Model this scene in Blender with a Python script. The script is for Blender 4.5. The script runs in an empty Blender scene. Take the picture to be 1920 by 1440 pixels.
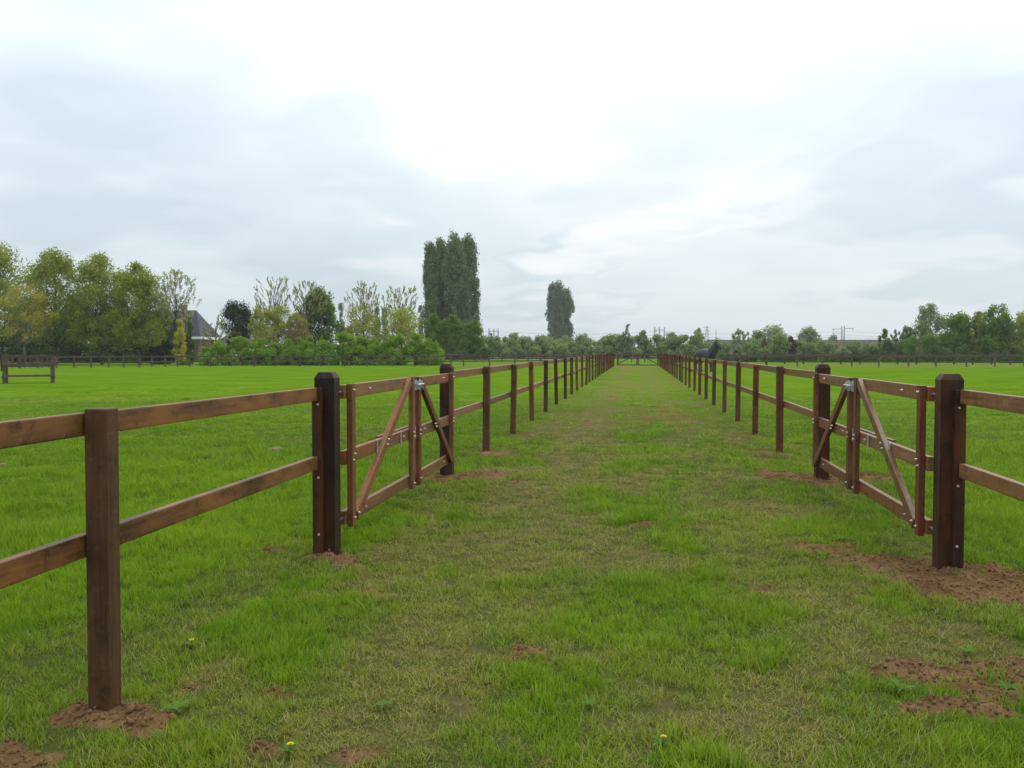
import bpy, bmesh, math, random
import numpy as np
from mathutils import Vector, Matrix, Euler

# ------------------------------------------------------------------ camera, sky, sun, exposure
scene = bpy.context.scene
COL = scene.collection
R = math.radians
FPX, CAM_H, PITCH, YAW = 1700.0, 1.555, R(2.122), R(7.86)
cam_d = bpy.data.cameras.new('camera')
cam_d.sensor_width = 36.0
cam_d.lens = 36.0 * FPX / 1920.0
cam_d.clip_start = 0.05
cam_d.clip_end = 9000.0
cam = bpy.data.objects.new('camera', cam_d)
COL.objects.link(cam)
cam.location = (0, 0, CAM_H)
cam.rotation_euler = (R(90) - PITCH, 0, YAW)
scene.camera = cam

FW = np.array([-math.sin(YAW) * math.cos(PITCH), math.cos(YAW) * math.cos(PITCH), -math.sin(PITCH)])
RT = np.array([math.cos(YAW), math.sin(YAW), 0.0])
UP = np.cross(RT, FW)
FWH = np.array([-math.sin(YAW), math.cos(YAW), 0.0])
HOR = 657.0

def ray(px, py):
    return FW + RT * (px - 960) / FPX - UP * (py - 720) / FPX

def G(px, py, z=0.0):
    """ground point under a photo pixel"""
    d = ray(px, py)
    p = np.array([0, 0, CAM_H]) + d * (z - CAM_H) / d[2]
    return p

def at(px, D):
    """ground point at depth D in the direction of pixel column px"""
    d = FWH + RT * (px - 960) / FPX
    p = d * D
    return np.array([p[0], p[1], 0.0])

def hgt(py, D):
    """height above ground of pixel row py at depth D"""
    return CAM_H + (HOR - py) * D / FPX

SUN_EL, SUN_AZ = R(48), R(20)          # veiled sun, high and ahead of the camera
world = bpy.data.worlds.new('World')
scene.world = world
world.use_nodes = True
wn, wl = world.node_tree.nodes, world.node_tree.links
wn.clear()

def N(tree, typ, **kw):
    n = tree.nodes.new(typ)
    for k, v in kw.items():
        setattr(n, k, v)
    return n

def build_world():
    t = world.node_tree
    out = N(t, 'ShaderNodeOutputWorld')
    sky = N(t, 'ShaderNodeTexSky', sky_type='NISHITA')
    sky.sun_disc = False
    sky.sun_elevation = SUN_EL
    sky.sun_rotation = SUN_AZ
    bg1 = N(t, 'ShaderNodeBackground'); bg1.inputs[1].default_value = 0.10
    wl.new(sky.outputs[0], bg1.inputs[0])
    tc = N(t, 'ShaderNodeTexCoord')
    sep = N(t, 'ShaderNodeSeparateXYZ'); wl.new(tc.outputs['Generated'], sep.inputs[0])
    mx = N(t, 'ShaderNodeMath', operation='MAXIMUM'); wl.new(sep.outputs[2], mx.inputs[0]); mx.inputs[1].default_value = 0.0
    ad = N(t, 'ShaderNodeMath', operation='ADD'); wl.new(mx.outputs[0], ad.inputs[0]); ad.inputs[1].default_value = 0.16
    dv = N(t, 'ShaderNodeVectorMath', operation='DIVIDE'); wl.new(tc.outputs['Generated'], dv.inputs[0])
    cmb = N(t, 'ShaderNodeCombineXYZ')
    for i in range(3): wl.new(ad.outputs[0], cmb.inputs[i])
    wl.new(cmb.outputs[0], dv.inputs[1])
    n1 = N(t, 'ShaderNodeTexNoise'); n1.inputs['Scale'].default_value = 0.8; n1.inputs['Detail'].default_value = 3
    n1.inputs['Roughness'].default_value = 0.42; n1.inputs['Distortion'].default_value = 0.1
    wl.new(dv.outputs[0], n1.inputs['Vector'])
    n2 = N(t, 'ShaderNodeTexNoise'); n2.inputs['Scale'].default_value = 1.5; n2.inputs['Detail'].default_value = 4; n2.inputs['Roughness'].default_value = 0.45
    wl.new(dv.outputs[0], n2.inputs['Vector'])
    # warped direction for the broad cloud banks
    sb = N(t, 'ShaderNodeVectorMath', operation='SUBTRACT'); wl.new(n2.outputs['Color'], sb.inputs[0]); sb.inputs[1].default_value = (.5, .5, .5)
    sc = N(t, 'ShaderNodeVectorMath', operation='SCALE'); wl.new(sb.outputs[0], sc.inputs[0]); sc.inputs['Scale'].default_value = 0.10
    wd = N(t, 'ShaderNodeVectorMath', operation='ADD'); wl.new(tc.outputs['Generated'], wd.inputs[0]); wl.new(sc.outputs[0], wd.inputs[1])
    acc = None
    banks = [  # pixel, angular radius (deg), strength
        (880, 90, 17, .25), (1130, 60, 17, .24), (640, 60, 14, .14), (1190, 300, 7, .16), (1010, 210, 8, .12),
        (1480, 60, 12, .14), (1450, 500, 15, .12), (520, 110, 9, .08),
        (420, 380, 15, -.26), (800, 385, 11, -.24), (1080, 395, 6, -.18), (130, 230, 11, -.14), (560, 430, 9, -.08),
        (1700, 235, 11, -.24), (1880, 320, 8, -.15), (1400, 215, 6, -.08), (60, 400, 10, -.10)]
    for px, py, rad, st in banks:
        d = ray(px, py); d = d / np.linalg.norm(d)
        dt = N(t, 'ShaderNodeVectorMath', operation='DOT_PRODUCT'); wl.new(wd.outputs[0], dt.inputs[0]); dt.inputs[1].default_value = tuple(d)
        mr = N(t, 'ShaderNodeMapRange', interpolation_type='SMOOTHERSTEP'); wl.new(dt.outputs['Value'], mr.inputs[0])
        mr.inputs[1].default_value = math.cos(R(rad)); mr.inputs[2].default_value = 1.0
        mr.inputs[3].default_value = 0.0; mr.inputs[4].default_value = st
        if acc is None: acc = mr.outputs[0]
        else:
            a = N(t, 'ShaderNodeMath', operation='ADD'); wl.new(acc, a.inputs[0]); wl.new(mr.outputs[0], a.inputs[1]); acc = a.outputs[0]
    m1 = N(t, 'ShaderNodeMapRange'); wl.new(n1.outputs[0], m1.inputs[0])
    m1.inputs[1].default_value = .25; m1.inputs[2].default_value = .75; m1.inputs[3].default_value = .36; m1.inputs[4].default_value = .62
    a = N(t, 'ShaderNodeMath', operation='ADD'); wl.new(acc, a.inputs[0]); wl.new(m1.outputs[0], a.inputs[1])
    ramp = N(t, 'ShaderNodeValToRGB'); wl.new(a.outputs[0], ramp.inputs[0])
    ramp.color_ramp.interpolation = 'B_SPLINE'
    e = ramp.color_ramp.elements
    e[0].position = .06; e[0].color = (.61, .715, .775, 1)
    e[1].position = .90; e[1].color = (.99, 1.0, 1.0, 1)
    m = ramp.color_ramp.elements.new(.46); m.color = (.735, .825, .875, 1)
    # overcast skies brighten towards the zenith
    zf = N(t, 'ShaderNodeMath', operation='MULTIPLY_ADD'); wl.new(mx.outputs[0], zf.inputs[0]); zf.inputs[1].default_value = 1.25; zf.inputs[2].default_value = .93
    bg2 = N(t, 'ShaderNodeBackground'); wl.new(zf.outputs[0], bg2.inputs[1])
    wl.new(ramp.outputs[0], bg2.inputs[0])
    mix = N(t, 'ShaderNodeMixShader'); mix.inputs[0].default_value = 0.93
    wl.new(bg1.outputs[0], mix.inputs[1]); wl.new(bg2.outputs[0], mix.inputs[2])
    wl.new(mix.outputs[0], out.inputs[0])
build_world()

sun_d = bpy.data.lights.new('sun', 'SUN')
sun_d.energy = 1.4
sun_d.angle = R(25)
sun_d.color = (1.0, .96, .90)
sun = bpy.data.objects.new('sun', sun_d)
COL.objects.link(sun)
sun.rotation_euler = (R(90) - SUN_EL, 0, R(180) - SUN_AZ)

scene.view_settings.view_transform = 'Standard'
scene.view_settings.look = 'None'
scene.view_settings.exposure = 0.0
scene.view_settings.gamma = 1.0
scene.view_settings.use_curve_mapping = False
scene.render.engine = 'CYCLES'
scene.cycles.max_bounces = 5
scene.cycles.diffuse_bounces = 2
scene.cycles.transmission_bounces = 3
scene.cycles.transparent_max_bounces = 5

# ------------------------------------------------------------------ helpers
def tag(o, label=None, cat=None, group=None, kind=None):
    if label: o['label'] = label
    if cat: o['category'] = cat
    if group: o['group'] = group
    if kind: o['kind'] = kind
    return o

def empty(name, loc=(0, 0, 0), rz=0.0, label=None, cat=None, group=None):
    o = bpy.data.objects.new(name, None)
    o.empty_display_size = .2
    COL.objects.link(o)
    o.location = tuple(float(v) for v in loc)
    o.rotation_euler = (0, 0, rz)
    return tag(o, label, cat, group)

def place(name, me, parent=None, loc=(0, 0, 0), rot=(0, 0, 0), mat=None):
    o = bpy.data.objects.new(name, me)
    COL.objects.link(o)
    if mat and not me.materials: me.materials.append(mat)
    o.parent = parent
    o.location = tuple(float(v) for v in loc)
    o.rotation_euler = rot
    return o

def np_mesh(name, verts, faces, smooth=False):
    """faces: (n,k) int array, all same k"""
    verts = np.asarray(verts, dtype=np.float32); faces = np.asarray(faces, dtype=np.int32)
    me = bpy.data.meshes.new(name)
    n, k = faces.shape
    me.vertices.add(len(verts)); me.vertices.foreach_set('co', verts.ravel())
    me.loops.add(n * k); me.loops.foreach_set('vertex_index', faces.ravel())
    me.polygons.add(n); me.polygons.foreach_set('loop_start', np.arange(0, n * k, k, dtype=np.int32))
    me.polygons.foreach_set('loop_total', np.full(n, k, dtype=np.int32))
    if smooth: me.polygons.foreach_set('use_smooth', np.ones(n, dtype=bool))
    me.update(calc_edges=True)
    return me

def box_mesh(name, sx, sy, sz, bevel=.005, seg=2, origin='base', mat=None):
    """box; origin 'base' = bottom centre, 'start' = one end of x axis, 'centre'"""
    bm = bmesh.new()
    bmesh.ops.create_cube(bm, size=1.0)
    for v in bm.verts:
        v.co = Vector((v.co.x * sx, v.co.y * sy, v.co.z * sz))
        if origin == 'base': v.co.z += sz / 2
        if origin == 'start': v.co.x += sx / 2
    if bevel > 0:
        bmesh.ops.bevel(bm, geom=list(bm.edges), offset=bevel, segments=seg, affect='EDGES', profile=.6)
    me = bpy.data.meshes.new(name); bm.to_mesh(me); bm.free()
    if mat: me.materials.append(mat)
    return me

def bm_mesh(name, bm, mat=None, smooth=False):
    me = bpy.data.meshes.new(name); bm.to_mesh(me); bm.free()
    if smooth:
        for p in me.polygons: p.use_smooth = True
    if mat: me.materials.append(mat)
    return me

def tube_np(paths, sides=5):
    """paths: list of (pts (n,3), radii (n)); returns verts, quads"""
    V, F, off = [], [], 0
    ang = np.linspace(0, 2 * np.pi, sides, endpoint=False)
    ca, sa = np.cos(ang), np.sin(ang)
    for pts, rad in paths:
        pts = np.asarray(pts, float); rad = np.asarray(rad, float)
        n = len(pts)
        tg = np.gradient(pts, axis=0); tg /= np.linalg.norm(tg, axis=1)[:, None] + 1e-9
        ref = np.where(np.abs(tg[:, 2:3]) > .9, np.array([[1., 0, 0]]), np.array([[0., 0, 1]]))
        a = np.cross(tg, ref); a /= np.linalg.norm(a, axis=1)[:, None] + 1e-9
        b = np.cross(tg, a)
        ring = pts[:, None, :] + rad[:, None, None] * (a[:, None, :] * ca[None, :, None] + b[:, None, :] * sa[None, :, None])
        V.append(ring.reshape(-1, 3))
        i = np.arange(n - 1)[:, None] * sides; j = np.arange(sides)[None, :]; j2 = (j + 1) % sides
        F.append(np.stack([i + j, i + j2, i + sides + j2, i + sides + j], -1).reshape(-1, 4) + off)
        off += n * sides
    return np.concatenate(V), np.concatenate(F)

def vnoise(x, y, seed=0):
    """smooth value noise 0..1"""
    def h(ix, iy):
        n = (ix * 374761393 + iy * 668265263 + seed * 974634777) & 0xffffffff
        n = ((n ^ (n >> 13)) * 1274126177) & 0xffffffff
        return ((n ^ (n >> 16)) & 0xffff) / 65535.0
    ix = np.floor(x).astype(np.int64); iy = np.floor(y).astype(np.int64)
    fx = x - ix; fy = y - iy
    fx = fx * fx * (3 - 2 * fx); fy = fy * fy * (3 - 2 * fy)
    a = h(ix, iy); b = h(ix + 1, iy); c = h(ix, iy + 1); d = h(ix + 1, iy + 1)
    return (a * (1 - fx) + b * fx) * (1 - fy) + (c * (1 - fx) + d * fx) * fy

def fbm(x, y, seed=0, oct=4):
    s = 0; a = .5; tot = 0
    for o in range(oct):
        s = s + a * vnoise(x * 2 ** o, y * 2 ** o, seed + o * 7); tot += a; a *= .5
    return s / tot

def sstep(a, b, x):
    t = np.clip((x - a) / (b - a), 0, 1)
    return t * t * (3 - 2 * t)

# ------------------------------------------------------------------ materials
def new_mat(name):
    m = bpy.data.materials.new(name); m.use_nodes = True
    t = m.node_tree; t.nodes.clear()
    out = N(t, 'ShaderNodeOutputMaterial')
    return m, t, out

def L(t, a, b): t.links.new(a, b)

def mix_rgb(t, fac, a, b, mode='MIX'):
    n = N(t, 'ShaderNodeMix', data_type='RGBA', blend_type=mode)
    if isinstance(fac, (int, float)): n.inputs[0].default_value = fac
    else: L(t, fac, n.inputs[0])
    for i, v in ((6, a), (7, b)):
        if isinstance(v, tuple): n.inputs[i].default_value = (v + (1,))[:4]
        else: L(t, v, n.inputs[i])
    return n.outputs[2]

def maprange(t, v, a, b, c=0., d=1.):
    n = N(t, 'ShaderNodeMapRange'); L(t, v, n.inputs[0])
    for i, x in enumerate((a, b, c, d)): n.inputs[i + 1].default_value = x
    return n.outputs[0]

def noise(t, vec, scale, detail=4, rough=.5, dist=0.):
    n = N(t, 'ShaderNodeTexNoise'); n.inputs['Scale'].default_value = scale
    n.inputs['Detail'].default_value = detail; n.inputs['Roughness'].default_value = rough
    n.inputs['Distortion'].default_value = dist
    if vec is not None: L(t, vec, n.inputs['Vector'])
    return n.outputs[0]

def plain_mat(name, col, rough=.7, metal=0., var=.15, scale=8.):
    m, t, out = new_mat(name)
    b = N(t, 'ShaderNodeBsdfPrincipled')
    tc = N(t, 'ShaderNodeTexCoord')
    nz = noise(t, tc.outputs['Object'], scale, 5)
    c = mix_rgb(t, nz, tuple(v * (1 - var) for v in col), tuple(min(1, v * (1 + var)) for v in col))
    L(t, c, b.inputs['Base Color'])
    b.inputs['Roughness'].default_value = rough; b.inputs['Metallic'].default_value = metal; b.inputs['Specular IOR Level'].default_value = .5 if metal else .2
    L(t, b.outputs[0], out.inputs[0])
    return m

def wood_mat(name, dark, light, red, axis='Z', rough=.55, grey=.25):
    m, t, out = new_mat(name)
    b = N(t, 'ShaderNodeBsdfPrincipled')
    tc = N(t, 'ShaderNodeTexCoord'); oi = N(t, 'ShaderNodeObjectInfo')
    off = N(t, 'ShaderNodeMath', operation='MULTIPLY'); L(t, oi.outputs['Random'], off.inputs[0]); off.inputs[1].default_value = 63.0
    ad = N(t, 'ShaderNodeVectorMath', operation='ADD'); L(t, tc.outputs['Object'], ad.inputs[0]); L(t, off.outputs[0], ad.inputs[1])
    mp = N(t, 'ShaderNodeMapping'); L(t, ad.outputs[0], mp.inputs[0])
    mp.inputs['Scale'].default_value = (45, 45, 1.6) if axis == 'Z' else (1.6, 45, 45)
    mp2 = N(t, 'ShaderNodeMapping'); L(t, ad.outputs[0], mp2.inputs[0])
    mp2.inputs['Scale'].default_value = (7, 7, 1.8) if axis == 'Z' else (1.8, 7, 7)
    g = noise(t, mp.outputs[0], 1.0, 6, .65, .6)
    bl = noise(t, mp2.outputs[0], 1.0, 4, .55, .3)
    gr = maprange(t, g, .3, .72)
    blr = maprange(t, bl, .40, .62)
    c = mix_rgb(t, gr, dark, light)
    c = mix_rgb(t, blr, c, red, 'MIX')
    # knots
    vo = N(t, 'ShaderNodeTexVoronoi'); vo.inputs['Scale'].default_value = 1.0
    mp3 = N(t, 'ShaderNodeMapping'); L(t, ad.outputs[0], mp3.inputs[0])
    mp3.inputs['Scale'].default_value = (6, 6, 3.0) if axis == 'Z' else (3.0, 6, 6)
    L(t, mp3.outputs[0], vo.inputs['Vector'])
    kn = maprange(t, vo.outputs['Distance'], .05, .13, .75, 0.)
    c = mix_rgb(t, kn, c, tuple(v * .45 for v in dark))
    # per-piece tint: some pieces redder, some greyer, some darker
    rt = N(t, 'ShaderNodeValToRGB'); L(t, oi.outputs['Random'], rt.inputs[0])
    rt.color_ramp.elements[0].color = (.55, .52, .52, 1); rt.color_ramp.elements[1].color = (1.25, 1.2, 1.12, 1)
    for p, cc in ((.3, (1.2, .86, .72, 1)), (.55, (.78, .76, .74, 1)), (.8, (1.12, .95, .85, 1))):
        e = rt.color_ramp.elements.new(p); e.color = cc
    c = mix_rgb(t, 1.0, c, rt.outputs[0], 'MULTIPLY')
    st = noise(t, ad.outputs[0], 9., 5, .7)
    c = mix_rgb(t, maprange(t, st, .54, .70, 0., .7), c, tuple(v * .55 for v in dark))
    c = mix_rgb(t, maprange(t, st, .42, .28, 0., .45), c, tuple(min(1, v * 1.35) for v in light))
    fine = noise(t, tc.outputs['Object'], 55., 3, .6)
    wear = maprange(t, fine, .58, .75, 0., grey)
    c = mix_rgb(t, wear, c, (.26, .20, .15))
    L(t, c, b.inputs['Base Color'])
    b.inputs['Specular IOR Level'].default_value = .22
    rr = maprange(t, g, .2, .8, rough - .12, rough + .15); L(t, rr, b.inputs['Roughness'])
    bp = N(t, 'ShaderNodeBump'); bp.inputs['Strength'].default_value = .35; bp.inputs['Distance'].default_value = .003
    L(t, g, bp.inputs['Height']); L(t, bp.outputs[0], b.inputs['Normal'])
    L(t, b.outputs[0], out.inputs[0])
    return m

M = {}
M['post'] = wood_mat('post_wood', (.034, .018, .008), (.135, .076, .034), (.125, .056, .022), 'Z', .6, .12)
M['gatepost'] = wood_mat('gatepost_wood', (.010, .007, .006), (.042, .024, .014), (.080, .031, .011), 'Z', .6, .08)
M['rail'] = wood_mat('rail_wood', (.075, .038, .016), (.285, .175, .088), (.190, .088, .032), 'X', .45, .3)
M['stile'] = wood_mat('stile_wood', (.046, .022, .009), (.190, .100, .044), (.150, .060, .022), 'Z', .55, .15)
M['oldpost'] = wood_mat('weathered_post_wood', (.06, .048, .042), (.17, .14, .12), (.11, .085, .07), 'Z', .8, .4)
M['oldrail'] = wood_mat('weathered_rail_wood', (.05, .042, .038), (.13, .11, .095), (.09, .075, .062), 'X', .8, .4)
M['rail_dark'] = wood_mat('stained_rail_wood', (.024, .014, .010), (.150, .076, .030), (.215, .100, .030), 'X', .45, .3)
M['steel'] = plain_mat('galvanised_steel', (.52, .58, .57), .38, .75, .3, 60)
M['iron'] = plain_mat('dull_hinge_iron', (.10, .10, .10), .6, .5, .3, 40)
M['bolt'] = plain_mat('zinc_bolt', (.62, .64, .64), .35, .6, .1, 60)

def leaf_mat(name, c1, c2, c3=None, trans=.35, scale=.5):
    m, t, out = new_mat(name)
    ge = N(t, 'ShaderNodeNewGeometry')
    nz = noise(t, ge.outputs['Position'], scale, 3, .6)
    c = mix_rgb(t, maprange(t, nz, .32, .68), c1, c2)
    rp = ge.outputs['Random Per Island']
    c = mix_rgb(t, maprange(t, rp, 0, 1, 0, .55), c, c3 if c3 else tuple((a + b) * .62 for a, b in zip(c1, c2)))
    df = N(t, 'ShaderNodeBsdfDiffuse'); L(t, c, df.inputs[0])
    nm = N(t, 'ShaderNodeVectorMath', operation='ADD'); L(t, ge.outputs['Normal'], nm.inputs[0]); nm.inputs[1].default_value = (0, 0, .55)
    nn = N(t, 'ShaderNodeVectorMath', operation='NORMALIZE'); L(t, nm.outputs[0], nn.inputs[0]); L(t, nn.outputs[0], df.inputs['Normal'])
    tr = N(t, 'ShaderNodeBsdfTranslucent'); L(t, mix_rgb(t, .5, c, (1.0, 1.0, .45), 'MULTIPLY'), tr.inputs[0])
    mx = N(t, 'ShaderNodeMixShader'); mx.inputs[0].default_value = trans
    L(t, df.outputs[0], mx.inputs[1]); L(t, tr.outputs[0], mx.inputs[2])
    L(t, mx.outputs[0], out.inputs[0])
    return m

M['bark'] = plain_mat('bark', (.075, .060, .045), .9, 0, .35, 3)
M['bark_pale'] = plain_mat('pale_bark', (.15, .13, .10), .9, 0, .35, 3)
M['bark_twig'] = plain_mat('twig_bark', (.13, .10, .06), .9, 0, .3, 3)

# ------------------------------------------------------------------ ground: soil, worn wheel tracks, turf
# bare-soil patches, given by photo pixels on the ground: (px, py, half width m, half depth m, strength)
DIRT = []
def dirt(px, py, rx, ry, s=1.0):
    g = G(px, py); DIRT.append((g[0], g[1], rx * 1.22, ry * 1.22, s))
dirt(1840, 1092, .62, .48); dirt(1700, 1062, .42, .30, .85); dirt(1560, 1030, .28, .22, .8); dirt(1960, 1110, .5, .45)
dirt(1720, 1262, .18, .13, .9); dirt(1850, 1290, .32, .16, .9); dirt(1800, 1335, .20, .10, .85); dirt(1930, 1270, .3, .2, .9)
dirt(1470, 893, .30, .40, .9); dirt(1600, 897, .55, .45, .85); dirt(1540, 905, .3, .3)
dirt(1420, 848, .40, .40, .6); dirt(1462, 852, .18, .2, .9); dirt(1395, 815, .3, .4, .4)
dirt(205, 1345, .22, .13); dirt(120, 1345, .14, .08, .7); dirt(20, 1420, .22, .10, .8)
dirt(612, 1050, .20, .14); dirt(650, 1062, .16, .12, .7)
dirt(840, 900, .25, .25); dirt(905, 893, .35, .40, .8); dirt(960, 905, .2, .3, .5)
dirt(930, 850, .30, .35, .7); dirt(975, 815, .35, .4, .5)
dirt(690, 1120, .16, .12, .75); dirt(655, 1140, .10, .06, .6); dirt(390, 1090, .15, .15, .5); dirt(560, 1312, .10, .05, .85); dirt(690, 1412, .14, .06, .8)
dirt(1005, 1232, .12, .12, .62); dirt(960, 1300, .16, .05, .55); dirt(1450, 1105, .14, .20, .5)
dirt(1230, 1000, .35, .4, .42); dirt(500, 1395, .12, .05, .7); dirt(330, 1300, .08, .05, .6); dirt(1580, 1395, .14, .06, .45)
dirt(1240, 780, 1.0, 2.6, .42); dirt(1140, 790, .7, 2.6, .32)
dirt(1000, 1420, .25, .06, .4); dirt(780, 1390, .1, .04, .45); dirt(505, 1035, .09, .09, .7)
for k in range(6): DIRT.append((-2.2, 16.8 + 3.05 * k, .22, .3, .55)); DIRT.append((2.1, 17.2 + 3.05 * k, .22, .3, .55))

def masks(x, y):
    """soil and wear masks on the ground"""
    wx = x + (fbm(x * 3.1, y * 3.1, 11) - .5) * .35
    wy = y + (fbm(x * 3.1 + 40, y * 3.1, 12) - .5) * .35
    soil = np.zeros_like(x)
    for (cx, cy, rx, ry, s) in DIRT:
        d = np.sqrt(((wx - cx) / rx) ** 2 + ((wy - cy) / ry) ** 2)
        soil = np.maximum(soil, s * (1 - sstep(.40, 1.35, d)))
    rag = fbm(x * 6, y * 6, 5)
    soil = np.clip(soil * 1.3 - (rag - .35) * 1.5 * (soil > 0) - .25 * (vnoise(x * 14, y * 14, 6) > .72) * (soil > 0), 0, 1)
    lane = sstep(-2.35, -2.0, x) * (1 - sstep(1.9, 2.3, x)) * (1 - sstep(89, 91, y))
    x0 = x
    x = x + (fbm(x * .8, y * .5, 71, 3) - .5) * .8
    tl = sstep(-1.85, -1.2, x) * (1 - sstep(-.75, -.15, x))
    tr = sstep(.20, .70, x) * (1 - sstep(1.10, 1.75, x))
    x = x0
    n = fbm(x * .9, y * .55, 21)
    worn = np.maximum(tl * 1.0, tr * .72) * np.clip(.15 + 1.5 * (fbm(x * 1.4, y * 1.0, 23) - .18), .1, 1.1) * (.55 + .7 * n)
    worn = np.maximum(worn, lane * (.14 + .6 * sstep(.42, .68, fbm(x * 1.7, y * 1.2, 31))))
    near_l = (1 - sstep(-3.0, -1.5, x)) * 0 
    worn = np.where(lane > 0, worn * lane, 0)
    edge = (1 - sstep(.25, .9, np.minimum(np.abs(x + 2.29), np.abs(x - 2.17)))) * (y < 90)
    worn = np.maximum(worn, edge * .42 * sstep(.35, .65, fbm(x * 2.3, y * 1.6, 41)))
    worn = np.maximum(worn, .30 * sstep(.56, .74, fbm(x * .35, y * .30, 51)))
    # dry strips along the far fences
    worn = np.maximum(worn, .45 * sstep(83, 88, y) * (1 - sstep(100, 118, y)) * (np.abs(x) < 90) * (x > -20))
    return np.clip(soil, 0, 1), np.clip(worn, 0, 1)

def height(x, y, soil):
    h = (fbm(x * .8, y * .8, 61) - .5) * .06 + (fbm(x * 3, y * 3, 62) - .5) * .025
    fade = 1 - sstep(14, 40, np.hypot(x, y))
    lump = (fbm(x * 9, y * 9, 63, 4) - .42) * .10 + (vnoise(x * 17, y * 17, 64) - .5) * .04
    mound = np.zeros_like(x)
    for cx, cy in ((-2.25, 3.55), (-2.29, 6.45), (2.2, 6.66), (-2.3, 10.8), (2.2, 11.1)):
        mound += .022 * np.exp(-(((x - cx) ** 2 + (y - cy) ** 2) / .06))
    return h * fade + soil * (lump + .008) * fade + mound

def axis(fine0, fine1, step, lim0, lim1, grow):
    a = list(np.arange(fine0, fine1 + 1e-6, step)); s = step
    v = a[-1]
    while v < lim1:
        s *= grow; v += s; a.append(v)
    v = a[0]; s = step; pre = []
    while v > lim0:
        s *= grow * 1.06; v -= s; pre.append(v)
    return np.array(pre[::-1] + a)

gx = axis(-4.6, 4.6, .045, -3500, 3500, 1.085)
gy = axis(2.6, 9.0, .04, -400, 5000, 1.045)
GX, GY = np.meshgrid(gx, gy)
soilv, wornv = masks(GX, GY)
GZ = height(GX, GY, soilv)
nx, ny = len(gx), len(gy)
idx = np.arange(nx * ny).reshape(ny, nx)
faces = np.stack([idx[:-1, :-1], idx[:-1, 1:], idx[1:, 1:], idx[1:, :-1]], -1).reshape(-1, 4)
gme = np_mesh('ground', np.stack([GX, GY, GZ], -1).reshape(-1, 3), faces, True)
for nm, arr in (('soil', soilv), ('worn', wornv), ('thatch', 1 - sstep(10, 38, np.hypot(GX, GY)))):
    at_ = gme.attributes.new(nm, 'FLOAT', 'POINT'); at_.data.foreach_set('value', arr.ravel().astype(np.float32))

GREEN_A, GREEN_B, OLIVE, STRAW = (.078, .162, .006), (.136, .226, .008), (.168, .170, .042), (.34, .28, .12)
def turf_colour(t, pos, worn, big=1.0):
    n1 = noise(t, pos, .35, 4, .6)
    n2 = noise(t, pos, 2.1, 4, .6)
    c = mix_rgb(t, maprange(t, n1, .34, .66), GREEN_A, GREEN_B)
    c = mix_rgb(t, maprange(t, n2, .45, .75, 0, .45), c, (.165, .228, .009))
    w = N(t, 'ShaderNodeMath', operation='MULTIPLY_ADD'); L(t, n2, w.inputs[0]); w.inputs[1].default_value = .5
    sb = N(t, 'ShaderNodeMath', operation='SUBTRACT'); L(t, worn, sb.inputs[0]); sb.inputs[1].default_value = .25
    L(t, sb.outputs[0], w.inputs[2])
    c = mix_rgb(t, maprange(t, w.outputs[0], .1, .8), c, OLIVE)
    return c

def ground_mat():
    m, t, out = new_mat('turf_and_soil')
    b = N(t, 'ShaderNodeBsdfPrincipled')
    ge = N(t, 'ShaderNodeNewGeometry')
    aw = N(t, 'ShaderNodeAttribute', attribute_name='worn'); asx = N(t, 'ShaderNodeAttribute', attribute_name='soil')
    pos = ge.outputs['Position']
    c = turf_colour(t, pos, aw.outputs['Fac'])
    fine = noise(t, pos, 28, 6, .7)
    c = mix_rgb(t, maprange(t, fine, .3, .7, .0, .35), c, (.03, .075, .010))
    ath = N(t, 'ShaderNodeAttribute', attribute_name='thatch')
    th = mix_rgb(t, maprange(t, noise(t, pos, 110, 4, .75), .3, .7), (.022, .034, .008), (.085, .092, .028))
    tf = N(t, 'ShaderNodeMath', operation='MULTIPLY'); L(t, ath.outputs['Fac'], tf.inputs[0]); tf.inputs[1].default_value = .9
    c = mix_rgb(t, tf.outputs[0], c, th)
    s1 = noise(t, pos, 5.0, 6, .65); s2 = noise(t, pos, 60, 4, .7)
    s3 = noise(t, pos, 2.2, 3, .6)
    sc = mix_rgb(t, maprange(t, s1, .3, .7), (.105, .056, .021), (.205, .124, .056))
    sc = mix_rgb(t, maprange(t, s2, .5, .75, 0, .7), sc, (.28, .175, .095))
    sc = mix_rgb(t, maprange(t, s2, .25, .42, .7, 0), sc, (.055, .028, .015))
    sc = mix_rgb(t, maprange(t, s3, .42, .62, 0, .55), sc, (.075, .038, .018))
    fs = N(t, 'ShaderNodeMath', operation='ADD'); L(t, asx.outputs['Fac'], fs.inputs[0]); L(t, maprange(t, s2, .3, .7, -.2, .2), fs.inputs[1])
    c = mix_rgb(t, maprange(t, fs.outputs[0], .22, .5), c, sc)
    # thin turf: earth shows between the blades on the worn tracks
    wf = N(t, 'ShaderNodeMath', operation='MULTIPLY'); L(t, aw.outputs['Fac'], wf.inputs[0]); L(t, maprange(t, s1, .35, .65), wf.inputs[1])
    c = mix_rgb(t, maprange(t, wf.outputs[0], .15, .8, 0, .7), c, (.17, .115, .06))
    L(t, c, b.inputs['Base Color']); b.inputs['Roughness'].default_value = .95
    b.inputs['Specular IOR Level'].default_value = .0
    bp = N(t, 'ShaderNodeBump'); bp.inputs['Strength'].default_value = .7; bp.inputs['Distance'].default_value = .02
    L(t, fine, bp.inputs['Height']); L(t, bp.outputs[0], b.inputs['Normal'])
    L(t, b.outputs[0], out.inputs[0])
    return m
gme.materials.append(ground_mat())
tag(place('ground', gme), 'flat green paddock turf with worn tracks and bare brown soil', 'ground', kind='structure')

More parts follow.
